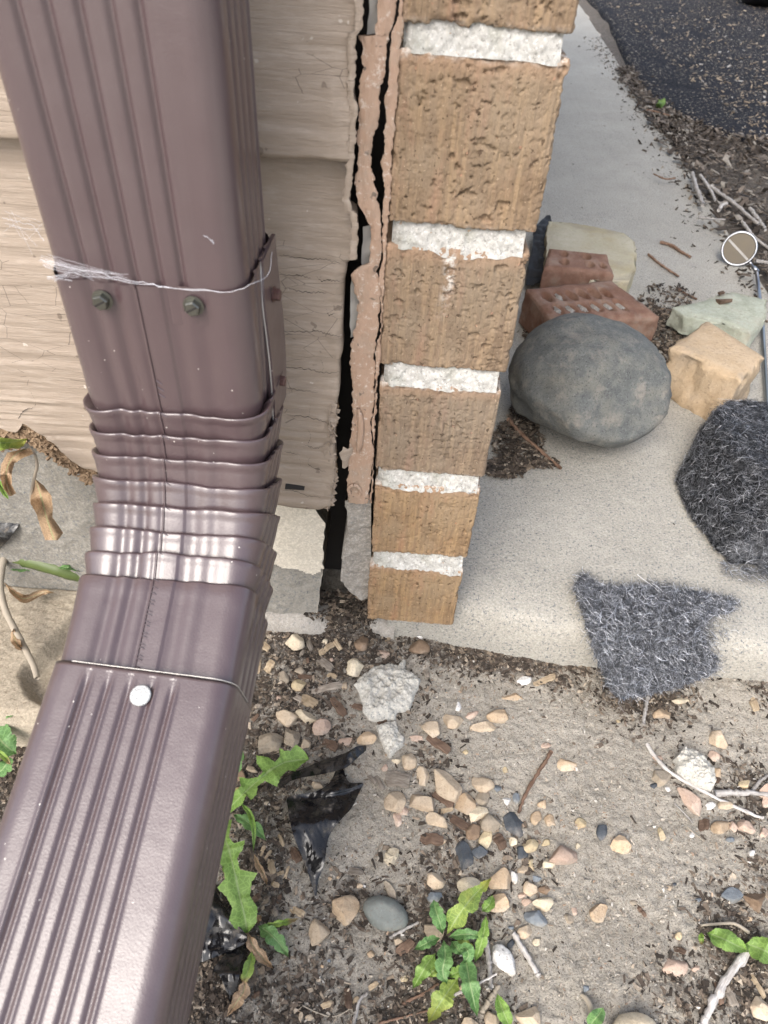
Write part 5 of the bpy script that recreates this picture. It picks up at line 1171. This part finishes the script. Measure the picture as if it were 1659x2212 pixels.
twig(fR, [(1110, 538), (1160, 570), (1230, 605)], 14, 'twigb', 'dark twig on the walkway just behind the mossy stone', proj=lambda x, y: PZ(x, y, .001), seed=23)
bed = lambda x, y: PZ(x, y, .014)
for k, (pts, wd, mt, lb) in enumerate([([(1200, 1050), (1225, 1140), (1265, 1240)], 26, 'twig', 'thick grey stick standing out at the left of the bark bed'), ([(1250, 1060), (1310, 1150), (1340, 1210)], 18, 'twig', 'grey stick just right of the thick one in the bark bed'), ([(1310, 1130), (1430, 1215), (1530, 1300), (1600, 1360)], 24, 'twig', 'longest grey stick slanting across the bark bed'),
        ([(1545, 1260), (1590, 1320), (1640, 1390)], 24, 'twig', 'grey stick right of the longest one in the bark bed'), ([(1360, 1270), (1380, 1240), (1410, 1230)], 22, 'twig', 'short pale crooked stick above the mirror'), ([(1500, 1340), (1570, 1430), (1659, 1500)], 20, 'twig', 'pale stick slanting just right of the mirror'), ([(1580, 1575), (1620, 1580), (1680, 1590)], 22, 'twig', 'pale stick level with the mirror rim at the right edge'),
        ([(1240, 1310), (1310, 1320), (1400, 1325)], 14, 'twig', 'thin grey stick at the near edge of the bark bed'), ([(1100, 1075), (1040, 1080), (970, 1050)], 12, 'twigb', 'thin brown stick at the left tip of the bark bed'), ([(930, 665), (1000, 680), (1070, 700)], 10, 'twigb', 'thin stick beside the green sprout')]):
    twig(f3, pts, wd, mt, lb, proj=bed, seed=30+k)

# labels of the stones and chips: look, then the nearest thing one can find
def where(px, py):
    d = sorted(LM, key=lambda l: (l[0][0]-px)**2+(l[0][1]-py)**2)[0]; dx, dy = px-d[0][0], py-d[0][1]
    if abs(dx) > abs(dy): return ('right of the ' if dx > 0 else 'left of the ')+d[1]
    return ('below the ' if dy > 0 else 'above the ')+d[1]
byl = {}
for it in ITEMS: byl.setdefault((it[0], it[1], where(it[2], it[3])), []).append(it)
for (kd, wd_, wh), L in byl.items():
    L.sort(key=lambda i: i[2])
    for k, it in enumerate(L):
        pre = ''
        if len(L) == 2: pre = ('left hand ', 'right hand ')[k]
        elif len(L) == 3: pre = ('leftmost ', 'middle ', 'rightmost ')[k]
        elif len(L) > 3: pre = ('leftmost', 'second leftmost', 'third leftmost', 'fourth leftmost', 'fifth leftmost', 'sixth leftmost')[min(k, 5)]+' '
        tag(it[4], pre+wd_+' '+kd+' '+wh, 'pebble' if kd == 'pebble' else 'wood chip', 'pebbles on the soil' if kd == 'pebble' else 'wood chips')

# ================================================================== FINE LITTER (nobody could count it)
def litter(name, label, pts, seed, size, cols, parent=None, flat=.35):
    r = np.random.default_rng(seed); N = len(pts); pts = np.asarray(pts)
    base = np.array([(-1, -1, -1), (1, -1, -1), (1, 1, -1), (-1, 1, -1), (-1, -1, 1), (1, -1, 1), (1, 1, 1), (-1, 1, 1)], float)
    fc = np.array([(0, 3, 2, 1), (4, 5, 6, 7), (0, 1, 5, 4), (1, 2, 6, 5), (2, 3, 7, 6), (3, 0, 4, 7)])
    V = np.tile(base, (N, 1, 1))*(1-.62*r.random((N, 8, 3))); V[:, [1, 2, 5, 6], 1] *= r.uniform(.15, 1, N)[:, None]
    sz = size[0]+(size[1]-size[0])*r.random(N)**2.2; asp = r.uniform(.12, .62, N)
    V *= np.c_[sz, sz*asp, sz*asp*flat+.0003][:, None, :]
    th = r.uniform(0, 2*pi, N); ti = r.normal(size=N)*.38; ct, st = np.cos(th), np.sin(th); cx, sx = np.cos(ti), np.sin(ti)
    X_, Y_2, Z_ = V[..., 0], V[..., 1], V[..., 2]; X2_, Z2_ = X_*cx[:, None]+Z_*sx[:, None], -X_*sx[:, None]+Z_*cx[:, None]
    V = np.stack([X2_*ct[:, None]-Y_2*st[:, None], X2_*st[:, None]+Y_2*ct[:, None], Z2_], -1)+pts[:, None, :]
    ci = r.choice(len(cols), N, p=np.array([c[1] for c in cols])/sum(c[1] for c in cols)); cc = np.array([c[0] for c in cols])[ci]*r.uniform(.65, 1.3, (N, 1))
    o = obj(name, V.reshape(-1, 3), (fc[None]+8*np.arange(N)[:, None, None]).reshape(-1, 4), M['bits'], parent, (0, 0, 0), False, {'col': np.repeat(cc, 8, 0)})
    return tag(o, label, 'litter', kind='stuff')
DKC = [((.035, .028, .023), 4), ((.075, .058, .046), 4), ((.14, .11, .085), 3), ((.25, .20, .15), 1.6), ((.38, .32, .25), .8)]
r = np.random.default_rng(77); P = []
while len(P) < 30000:
    x, y = r.uniform(-.44, .50, 4000), r.uniform(-.40, .034, 4000); d = darkness(x, y); k = r.random(4000) < (d**2*.9+.002)
    P += np.c_[x, y][k].tolist()
P = np.array(P[:30000]); litter('bark_litter', 'fine dark bark and soil crumbs in the damp patches', np.c_[P, gz(P[:, 0], P[:, 1])+.0003], 78, (.0006, .0052), DKC)
P = np.c_[r.uniform(-.2, .50, 22000), r.uniform(-.40, .03, 22000)]
litter('sand_grains', 'coarse sand grains over the bare soil', np.c_[P, gz(P[:, 0], P[:, 1])+.0003], 79, (.0005, .0022), [((.50, .45, .38), 5), ((.40, .35, .29), 5), ((.60, .57, .52), 2), ((.14, .13, .12), 1), ((.40, .30, .22), 1)], flat=.7)
P = []
for cx, cy, rx, ry, nn_ in [(1120, 960, 55, 60, 900), (1090, 1010, 50, 22, 500), (1130, 900, 30, 40, 400), (1180, 1000, 30, 12, 120), (1450, 715, 45, 50, 900), (1400, 690, 40, 35, 500), (1440, 640, 60, 30, 250), (1150, 690, 20, 60, 300), (1430, 800, 40, 30, 200), (1460, 760, 30, 30, 200)]:
    a = r.uniform(0, 2*pi, nn_); q_ = np.sqrt(r.random(nn_)); P += [PZ(cx+rx*q_[i]*cos(a[i]), cy+ry*q_[i]*sin(a[i]), .002+.004*r.random()) for i in range(nn_)]
litter('walkway_debris', 'dark bark debris on the walkway around the boulder and bricks', P, 80, (.001, .008), DKC)
P = []
for _ in range(9000):
    y = r.uniform(.45, 2.6); wmax = float(np.interp(y, [.4, 1.5, 1.75, 1.95, 2.6], [1.0, .60, .28, .10, .06])); x = side_x(y)+.01+wmax*r.random()**1.2-(.05*r.random() if r.random() < .4 else 0); P.append((x, y, .006+.010*smooth(.70, .95, x-.048*y)+.008*r.random()))
litter('bark_mulch', 'brown bark mulch between walkway and driveway', P, 81, (.003, .020), [((.045, .036, .03), 4), ((.10, .08, .065), 4), ((.19, .16, .135), 3), ((.32, .29, .25), 1.8)], flat=.25)
P = [(side_x(y)-abs(r.normal())*.04, y, .002) for y in r.uniform(.7, 3.2, 700)]; litter('edge_crumbs', 'dark crumbs scattered along the far edge of the walkway', P, 82, (.002, .010), DKC)
P = [(r.uniform(.1, .66), r.uniform(.06, 2.6), .0008) for _ in range(160)]; litter('walkway_specks', 'tiny dark specks on the walkway', P, 83, (.0008, .004), DKC)
P = [PZ(r.uniform(1300, 1659), max(2, r.uniform(0, 300)), .024) for _ in range(1500)]; P = [p for p in P if p[0] > .95]
litter('driveway_specks', 'pale grit scattered on the asphalt driveway', P, 84, (.003, .011), [((.42, .34, .25), 3), ((.30, .24, .18), 3), ((.5, .48, .45), 1)])
P = [np.array([XX, YY, -.02]) for XX, YY in zip(r.uniform(-.075, .0, 500), r.uniform(.01, .05, 500))]; litter('joint_crumbs', 'dark crumbs at the bottom of the open joint', P, 85, (.001, .005), DKC)

# ================================================================== WEEDS
f9 = FR(398.2, 1592.6, .26); f4 = FR(0, 895.9, .195); f4b = FR(0, 1194.5, .24)
def leaf(parent, fr, mid, L=None, R=None, wd=40, ups=(.004, .012), mat='leaf', lob=(4, .5), seed=0, proj=None, teeth=1.0, curl=.15, name='leaf', n=64, tip=.9):
    """blade on both sides of a midrib; outlines either traced (L, R) or grown with lobes and teeth"""
    s = {fA: .52, fB: .32, fC: .32, fE: .24, fD: .39, f9: .26, f4: .195, f4b: .24}[fr]
    Mp = curve([(*fr(*p), 0) for p in mid], n)[:, :2]; T = np.gradient(Mp, axis=0); T /= np.linalg.norm(T, axis=1)[:, None]; N = np.c_[T[:, 1], -T[:, 0]]
    ts = np.linspace(0, 1, n); up = np.interp(ts, np.linspace(0, 1, len(ups)), ups); rg = np.random.default_rng(seed+3)
    def side(sign, tr):
        if tr is not None:
            O = np.array([fr(*p) for p in tr]); tq = []; tmin = 0
            for o_ in O:
                d = np.linalg.norm(Mp-o_, axis=1)+np.where(ts < tmin-.02, 1e6, 0); k = ts[int(np.argmin(d))]; k = max(k, tmin+.004); tq.append(min(k, 1)); tmin = k
            X_ = np.interp(ts, tq, O[:, 0]); Y_ = np.interp(ts, tq, O[:, 1]); E_ = np.c_[X_, Y_]
        else:
            env = np.sin(pi*np.clip(ts, 0, 1)**tip)**.75*np.clip((1-ts)*6, 0, 1)**.5*np.clip(ts*5+.12, 0, 1)
            ph = rg.uniform(0, 1); x = (ts*lob[0]+ph) % 1.0; lb = 1-lob[1]*(np.abs(x-.35)/.65)**1.2
            E_ = Mp+sign*N*(wd*s/2*env*lb)[:, None]
        tt = (ts*26+.3*sign) % 1.0; amt = teeth*.045*wd*s*(tt-.5)*np.clip((1-ts)*8, 0, 1)*np.clip(ts*8, 0, 1)
        return E_+sign*N*amt[:, None]+T*amt[:, None]*.6
    EL, ER = side(1, L), side(-1, R); cols = [(EL, 1), (EL, .66), (EL, .33), (None, 0), (ER, .33), (ER, .66), (ER, 1)]
    V = []; vein = []; al = []
    pj = proj or (lambda x, y, u: G(x, y, u))
    wv = rg.uniform(0, 6)
    for i in range(n):
        for E_, q_ in cols:
            p = Mp[i] if E_ is None else Mp[i]*(1-q_)+E_[i]*q_
            hgt = max(.0010, up[i]+curl*.012*q_*q_*sin(ts[i]*9+wv)+.002*q_-(.0014 if q_ == 0 else 0)); V.append(pj(p[0], p[1], hgt)); vein.append(1-q_); al.append(ts[i])
    return obj(name, V, grid_faces(n, 7), M[mat], parent, attrs={'vein': vein, 'along': al})
def stemtube(parent, fr, pts, r0, r1, mat, proj, name='stem', n=24):
    P = curve([proj(*fr(*p[:2]), p[2]) for p in pts], n); V, F = tube(P, np.linspace(r0, r1, n), 8, rough=.08, seed=5); return obj(name, V, F, M[mat], parent)
GU = lambda x, y, u: G(x, y, u)
# jagged weed partly under the extension pipe
w1 = thing('weed', 'jagged green sow thistle weed growing beside the extension pipe', 'weed', G(*f9(330, 620)))
leaf(w1, f9, [(330, 640), (400, 560), (480, 480), (600, 370), (720, 270), (850, 205), (1040, 183)], [(330, 600), (370, 540), (400, 470), (470, 405), (455, 330), (540, 345), (610, 330), (655, 285), (600, 225), (600, 150), (690, 165), (755, 205), (795, 160), (790, 90), (830, 112), (880, 112), (930, 58), (1000, 118), (1040, 183)],
     [(345, 660), (430, 590), (480, 560), (515, 480), (550, 525), (600, 475), (610, 405), (670, 362), (770, 412), (800, 330), (860, 272), (920, 282), (980, 222), (1040, 183)], wd=150, ups=(.015, .035, .035, .02), mat='leaf', seed=1, n=120)
leaf(w1, f9, [(300, 690), (330, 800), (370, 930), (420, 1130), (465, 1340), (500, 1480), (525, 1625)], [(395, 685), (370, 830), (410, 880), (505, 850), (490, 920), (440, 1000), (460, 1100), (612, 1128), (560, 1200), (545, 1320), (608, 1415), (600, 1540), (525, 1628)],
     [(200, 700), (180, 850), (240, 1000), (330, 1080), (335, 1180), (272, 1250), (350, 1325), (398, 1420), (370, 1520), (420, 1590), (525, 1628)], wd=170, ups=(.03, .045, .03, .012), mat='leaf', seed=2, n=120)
leaf(w1, f9, [(380, 380), (420, 250), (450, 150), (480, 70)], wd=120, ups=(.02, .03, .02), mat='leafd', lob=(3, .4), seed=3)
leaf(w1, f9, [(330, 560), (380, 490), (480, 410)], wd=90, ups=(.02, .02, .015), mat='leaftip', lob=(3, .4), seed=4)
leaf(w1, f9, [(400, 640), (500, 690), (600, 760), (680, 860)], wd=120, ups=(.004, .012, .004), mat='leafd', lob=(3, .4), seed=5)
leaf(w1, f9, [(460, 540), (540, 630), (575, 760), (575, 960)], wd=50, ups=(.02, .03, .015), mat='leaf', lob=(2, .1), seed=6, teeth=.5)
leaf(w1, f9, [(575, 960), (610, 1060), (660, 1150), (690, 1240)], wd=60, ups=(.012, .008, .003), mat='leafdry', lob=(3, .4), seed=7)
leaf(w1, f9, [(330, 980), (345, 1080), (360, 1190)], wd=70, ups=(.02, .02, .02), mat='leaftip', lob=(3, .3), seed=8)
# smaller weed whose leaves spread from below the big leaf
w2 = thing('weed', 'small weed with narrow and withered leaves below the jagged weed', 'weed', G(*fC(490, 650)))
leaf(w2, fC, [(495, 650), (560, 690), (640, 770), (705, 865)], wd=125, ups=(.006, .012, .004), mat='leafd', lob=(4, .35), seed=11)
leaf(w2, fC, [(520, 655), (610, 640), (700, 622), (775, 600)], wd=52, ups=(.006, .014, .006), mat='leaftip', lob=(4, .4), seed=12)
leaf(w2, fC, [(425, 690), (460, 780), (530, 870), (600, 940)], wd=90, ups=(.01, .008, .003), mat='leafdry', lob=(3, .4), seed=13)
leaf(w2, fC, [(455, 820), (445, 900), (410, 1000), (390, 1040)], wd=80, ups=(.008, .012, .005), mat='leaftip', lob=(3, .3), seed=14)
leaf(w2, fC, [(410, 1000), (400, 1090), (350, 1170), (285, 1265)], wd=100, ups=(.006, .008, .002), mat='leafdry', lob=(3, .4), seed=15)
leaf(w2, fC, [(340, 680), (280, 650), (240, 610), (212, 555)], wd=60, ups=(.008, .014, .01), mat='leaftip', lob=(3, .3), seed=16)
leaf(w2, fC, [(490, 640), (500, 600), (520, 580)], wd=50, ups=(.004, .01), mat='leafdry', lob=(2, .3), seed=17)
# rosette
w3 = thing('weed', 'small green weed rosette with toothed leaves left of the white porous stone', 'weed', G(*fA(315, 1085)))
for k, (mid, wd, ups, mt, lb) in enumerate([
        ([(325, 1075), (370, 1000), (430, 920), (512, 838)], 105, (.012, .030, .022), 'leafy', (3, .5)), ([(308, 1075), (295, 1020), (278, 970), (270, 928)], 66, (.012, .025, .02), 'leafd', (4, .25)), ([(300, 1088), (260, 1100), (225, 1118), (188, 1138)], 52, (.012, .02, .012), 'leafd', (4, .25)),
        ([(330, 1085), (380, 1075), (430, 1074), (478, 1086)], 52, (.014, .026, .02), 'leafd', (4, .25)), ([(280, 1150), (245, 1195), (215, 1245), (182, 1302)], 70, (.006, .014, .006), 'leaf', (3, .35)), ([(312, 1095), (318, 1160), (308, 1230), (325, 1282)], 78, (.012, .02, .012), 'leafd', (4, .35)),
        ([(400, 1150), (412, 1230), (430, 1320), (452, 1418)], 84, (.012, .024, .012), 'leafd', (3, .3)), ([(375, 1250), (330, 1310), (290, 1370), (245, 1445)], 104, (.006, .014, .008), 'leafy', (3, .4)), ([(440, 1195), (465, 1120), (480, 1060), (488, 992)], 52, (.01, .024, .024), 'leaf', (4, .3)),
        ([(345, 1100), (365, 1130), (390, 1160)], 52, (.01, .016, .01), 'leafd', (3, .3)), ([(360, 1120), (395, 1115), (440, 1130)], 50, (.005, .008, .006), 'leafy', (3, .3)), ([(395, 1195), (415, 1160), (400, 1130), (380, 1140)], 60, (.018, .026, .02), 'leafd', (2, .2)), ([(300, 1200), (270, 1225), (245, 1250)], 60, (.005, .008, .005), 'leafy', (3, .2)),
        ([(330, 1250), (370, 1230), (420, 1215)], 60, (.008, .014, .008), 'leaf', (4, .4)), ([(470, 980), (500, 950), (515, 910)], 52, (.012, .015, .01), 'leaf', (3, .2))]):
    leaf(w3, fA, mid, wd=wd, ups=ups, mat=mt, lob=lb, seed=30+k)
w4 = thing('weed', 'single upright leaf blade at the bottom edge right of the rosette', 'weed', G(*fA(585, 1446)))
leaf(w4, fA, [(590, 1470), (570, 1420), (550, 1370), (533, 1318)], wd=62, ups=(.004, .014, .010), mat='leaf', lob=(3, .15), seed=51)
w5 = thing('weed', 'pale green seedling with two broad leaves at the right edge', 'weed', G(*fE(1090, 930)))
leaf(w5, fE, [(1105, 930), (1220, 970), (1350, 1030), (1495, 1105)], wd=190, ups=(.006, .014, .006), mat='leaf', lob=(3, .12), seed=61)
leaf(w5, fE, [(1450, 1030), (1560, 1060), (1700, 1130), (1860, 1240)], wd=230, ups=(.006, .014, .006), mat='leaf', lob=(3, .12), seed=62)
leaf(w5, fE, [(1060, 925), (1058, 980), (1062, 1045)], wd=55, ups=(.004, .008, .003), mat='leaftip', lob=(2, .1), seed=63, teeth=.2)
stemtube(w5, fE, [(1050, 862, .002), (1200, 850, .006), (1340, 845, .008), (1420, 880, .006), (1480, 922, .002)], .0010, .0016, 'deadstem', GU)
w6 = thing('weed', 'green leaf with dry stalk left of the big cream rock', 'weed', G(*fE(60, 1740)))
leaf(w6, fE, [(40, 1790), (90, 1720), (140, 1660), (175, 1600)], wd=150, ups=(.004, .014, .012), mat='leafd', lob=(2, .1), seed=71, teeth=.3)
stemtube(w6, fE, [(-20, 1490, .002), (20, 1520, .004), (60, 1590, .005), (80, 1680, .003)], .0016, .0028, 'deadstem', GU, 'dry_stalk')
sp = thing('sprout', 'tiny bright green sprout at the edge of the driveway', 'sprout', PZ(*f3(1015, 650), .012))
pb = lambda x, y, u: PZ(x, y, .012+u)
for k, (a, b) in enumerate([((1015, 650), (1005, 600)), ((1015, 645), (1030, 595)), ((1018, 630), (1040, 590)), ((1012, 640), (1000, 620))]):
    P0, P1 = PZ(*f3(*a), .012), PZ(*f3(*b), .03); V, F = tube([P0, (P0+P1)/2, P1], [.004, .011, .002], 5); obj('leaf', V, F, M['leaf'], sp)
# tall weed at the left edge, close to the foundation
w7 = thing('weed', 'tall weed with yellowing and dry curled leaves at the left edge', 'weed', PZ(*f4(60, 1540), .02))
pw = lambda x, y, u: PY(x, y, -.012-u)
leaf(w7, f4, [(-120, 300), (0, 310), (150, 300), (300, 270)], [(-120, 230), (0, 250), (150, 268), (230, 270), (300, 262)], [(-120, 400), (0, 400), (120, 370), (200, 380), (260, 345), (300, 275)], wd=120, ups=(.03, .04, .03, .02), mat='leafy', seed=81, proj=pw, curl=.6)
leaf(w7, f4, [(300, 370), (180, 430), (90, 560), (70, 720), (130, 900)], [(340, 380), (380, 430), (250, 480), (160, 540), (130, 640), (130, 780), (180, 870)], [(250, 380), (80, 420), (10, 560), (0, 700), (40, 820), (100, 900)], wd=140, ups=(.02, .03, .03, .02), mat='leafdry', seed=82, proj=pw, curl=1.2)
leaf(w7, f4, [(-30, 700), (20, 820), (100, 945)], wd=70, ups=(.03, .03, .03), mat='leaf', lob=(3, .2), seed=83, proj=pw)
stemtube(w7, f4, [(320, 360, .02), (385, 440, .022), (410, 560, .02), (385, 680, .018), (350, 860, .018), (345, 960, .018)], .0010, .0014, 'deadstem', pw, 'dry_stalk')
leaf(w7, f4, [(385, 690), (440, 860), (480, 1000), (520, 1150), (600, 1390)], [(400, 720), (480, 780), (570, 900), (585, 1040), (580, 1130), (640, 1220), (700, 1310), (640, 1390)], [(370, 720), (345, 860), (335, 980), (400, 1090), (440, 1220), (500, 1390)], wd=190, ups=(.018, .03, .03, .03), mat='leafdry', seed=84, proj=pw, curl=1.6, name='curled_leaf')
pz3 = lambda x, y, u: PZ(x, y, .0+u)
stemtube(w7, f4, [(-60, 1560, .03), (90, 1545, .03), (350, 1600, .028), (620, 1690, .022), (760, 1740, .016), (880, 1770, .01)], .0105, .0075, 'stem', pz3, 'stem')
leaf(w7, f4, [(60, 1680), (200, 1690), (330, 1680), (420, 1640)], wd=110, ups=(.016, .018, .016), mat='leafd', lob=(4, .3), seed=85, proj=pz3)
leaf(w7, f4, [(640, 1700), (720, 1690), (800, 1700), (880, 1740)], wd=60, ups=(.03, .03, .02), mat='leafd', lob=(3, .2), seed=86, proj=pz3)
leaf(w7, f4, [(210, 1240), (200, 1330), (195, 1430), (215, 1520)], wd=110, ups=(.01, .015, .01), mat='leafdry', lob=(3, .3), seed=87, proj=pz3, curl=1.2)
stemtube(w7, f4b, [(50, 0, .035), (15, 150, .03), (5, 330, .025), (50, 520, .02), (140, 700, .016), (230, 870, .014), (300, 1010, .012), (335, 1130, .010)], .0036, .0026, 'deadstem', pz3, 'bent_stalk', 40)
leaf(w7, f4b, [(20, 250), (120, 350), (200, 410), (300, 390), (400, 350), (495, 360)], wd=80, ups=(.012, .012, .012), mat='leafdry', lob=(3, .3), seed=88, proj=pz3, curl=1.0)
leaf(w7, f4b, [(120, 680), (130, 760), (160, 830), (230, 880)], wd=90, ups=(.018, .018, .014), mat='leafdry', lob=(3, .3), seed=89, proj=pz3, curl=1.0)
w8 = thing('weed', 'dark green holed leaves at the left edge below the splash block', 'weed', G(*f4b(20, 1700)))
leaf(w8, f4b, [(-140, 1560), (-40, 1640), (60, 1740), (150, 1810)], wd=300, ups=(.03, .04, .03), mat='leafd', lob=(3, .3), seed=91)
leaf(w8, f4b, [(-120, 1500), (0, 1470), (100, 1435), (170, 1440)], wd=90, ups=(.03, .045, .04), mat='leafd', lob=(2, .2), seed=92)
leaf(w8, f4b, [(-40, 1760), (40, 1840), (100, 1910)], wd=60, ups=(.045, .05, .045), mat='leaftip', lob=(2, .1), seed=93)
leaf(w8, f4b, [(-60, 2000), (20, 1950), (60, 1880), (40, 1840)], wd=150, ups=(.02, .03, .03), mat='leafd', lob=(4, .4), seed=94)

# ================================================================== BLACK PLASTIC, SPLASH BLOCK
def sheet(name, label, fr, rows, ups, parentless=True, seed=0, wr=.004, mat='plastic', proj=None):
    """rows of picture points across the film, from one end to the other"""
    m = 14; rows3 = []
    for r_, u in zip(rows, ups):
        q_ = curve([(*fr(*p), 0) for p in r_], m); rows3.append(np.c_[q_[:, :2], np.full(m, u)])
    rows3 = np.array(rows3); n = 44; V = []
    for j in range(m):
        c_ = curve(rows3[:, j, :], n); V.append(c_)
    V = np.array(V).transpose(1, 0, 2).reshape(-1, 3); rg = np.random.default_rng(seed)
    W_2 = []
    for x, y, u in V: W_2.append((proj or G)(x, y, max(.0015, u)))
    W_2 = np.array(W_2); W_2[:, 2] += wr*np.abs(fbm(W_2*38, 3, seed))+wr*.2*np.abs(vn(W_2*90, seed+1))
    W2 = W_2-np.array([0, 0, .0006]); k = len(W_2); F = grid_faces(n, m); F2_ = F+[tuple(reversed([a+k for a in f])) for f in F]
    o = obj(name, np.vstack([W_2, W2]), F2_, M[mat], loc=W_2.mean(0)*[1, 1, 1]); return tag(o, label, 'plastic')
sheet('plastic_scrap', 'torn black plastic scrap with pointed end on the sand', f9, [[(1265, 265), (1290, 262), (1320, 270)], [(1200, 390), (1290, 350), (1370, 375)], [(1090, 450), (1280, 450), (1480, 385)], [(870, 500), (1150, 520), (1465, 440)], [(860, 590), (1120, 600), (1380, 600)], [(890, 760), (1060, 720), (1290, 700)], [(930, 880), (1060, 850), (1200, 830)], [(1000, 1050), (1080, 1030), (1165, 1040)], [(1060, 1230), (1090, 1220), (1115, 1190)], [(1085, 1320), (1090, 1322), (1098, 1320)]], (.004, .010, .014, .012, .016, .018, .014, .010, .005, .002), seed=3)
sheet('plastic_scrap', 'narrow folded black plastic strip above the pointed scrap', f9, [[(770, 370), (780, 395), (790, 425)], [(900, 300), (915, 325), (930, 350)], [(1100, 215), (1120, 260), (1140, 310)], [(1330, 135), (1335, 190), (1335, 255)], [(1420, 85), (1425, 140), (1420, 190)], [(1505, 75), (1510, 95), (1510, 115)]], (.003, .006, .012, .016, .012, .004), seed=7, wr=.003)
sheet('plastic_scrap', 'black plastic sheet half hidden under the extension pipe', fC, [[(40, 420), (160, 360), (330, 620)], [(60, 560), (200, 540), (400, 690)], [(60, 760), (200, 720), (420, 760)], [(50, 900), (140, 890), (300, 840)]], (.006, .016, .012, .004), seed=11, wr=.006)
sheet('plastic_scrap', 'shiny torn tail of black plastic below the hidden sheet', fC, [[(330, 790), (380, 790), (430, 770)], [(200, 940), (290, 930), (380, 900)], [(240, 990), (300, 990), (370, 1000)], [(290, 1110), (310, 1120), (345, 1100)], [(300, 1160), (308, 1165), (318, 1160)]], (.006, .010, .012, .006, .002), seed=15, wr=.004)
sheet('plastic_scrap', 'crumpled dark plastic beside the brick wall behind the red bricks', fR, [[(330, 100), (350, 110), (365, 150)], [(255, 180), (300, 200), (345, 230)], [(245, 280), (290, 300), (330, 310)], [(215, 420), (260, 420), (310, 430)], [(205, 520), (240, 520), (290, 510)]], (.026, .03, .03, .02, .01), seed=19, wr=.012, mat='black', proj=lambda x, y, u: PZ(x, y, u))
tr = sheet('plastic_tray', 'scuffed black plastic tray corner at the left edge', f4, [[(-300, 900), (-150, 940), (0, 975)], [(-300, 1000), (-60, 1010), (150, 1075)], [(-300, 1150), (-60, 1130), (228, 1165)], [(-300, 1300), (-60, 1290), (150, 1310)], [(-300, 1460), (-80, 1440), (50, 1430)], [(-300, 1600), (-120, 1540), (0, 1490)]], (.085, .092, .088, .08, .065, .045), seed=23, wr=.001, proj=lambda x, y, u: PZ(x, y, u))
# splash block: flat rim and a sunken trough under the outlet
ZT = -.008
bk = PZ(*fD(250, 1005), ZT); frn = PZ(*fD(60, 1775), ZT); y1, y0 = bk[1], frn[1]
tro = np.array([PZ(*fD(*p), ZT)[:2] for p in [(470, 1130), (335, 1262), (230, 1380), (130, 1465), (108, 1520), (125, 1590), (170, 1655), (235, 1690)]])
xsb = np.linspace(-.47, -.165, 150); ysb = np.linspace(y0, y1, 150); Xb, Yb = tensor(xsb, ysb)
dmin = np.full(len(Xb), 9.0); sg = np.ones(len(Xb)); pol = [tuple(p) for p in tro]+[(.2, tro[-1][1]-.05), (.2, tro[0][1]+.05)]
for a, b in zip(tro[:-1], tro[1:]):
    ab = b-a; t = np.clip(((Xb-a[0])*ab[0]+(Yb-a[1])*ab[1])/(ab@ab), 0, 1); dmin = np.minimum(dmin, np.hypot(Xb-a[0]-t*ab[0], Yb-a[1]-t*ab[1]))
ins = np.array([in_poly((x, y), pol) for x, y in zip(Xb, Yb)])
sd_ = np.where(ins, dmin, -dmin)
Zb = ZT-.020*smooth(-.003, .009, sd_)-.012*smooth(.012, 0, np.minimum(Yb-y0, y1-Yb))+.0012*fbm(np.c_[Xb, Yb, 0*Xb]*60, 3, 31)+.0006*vn(np.c_[Xb, Yb, 0*Xb]*300, 33)
Vb = np.c_[Xb, Yb, Zb]; F = grid_faces(150, 150); k = len(Vb)
rim_ = [i*150 for i in range(150)]+[149*150+j for j in range(1, 150)]+[i*150+149 for i in range(148, -1, -1)]+[j for j in range(148, 0, -1)]
low = Vb[rim_].copy(); low[:, 2] = -.09; m = len(rim_); F += [(rim_[i], k+i, k+(i+1) % m, rim_[(i+1) % m]) for i in range(m)]
tag(fix_normals(obj('splash_block', np.vstack([Vb, low]), F, M['block'], loc=(-.28, (y0+y1)/2, -.06))), 'beige concrete splash block with sunken trough beneath the downspout elbow', 'splash block')
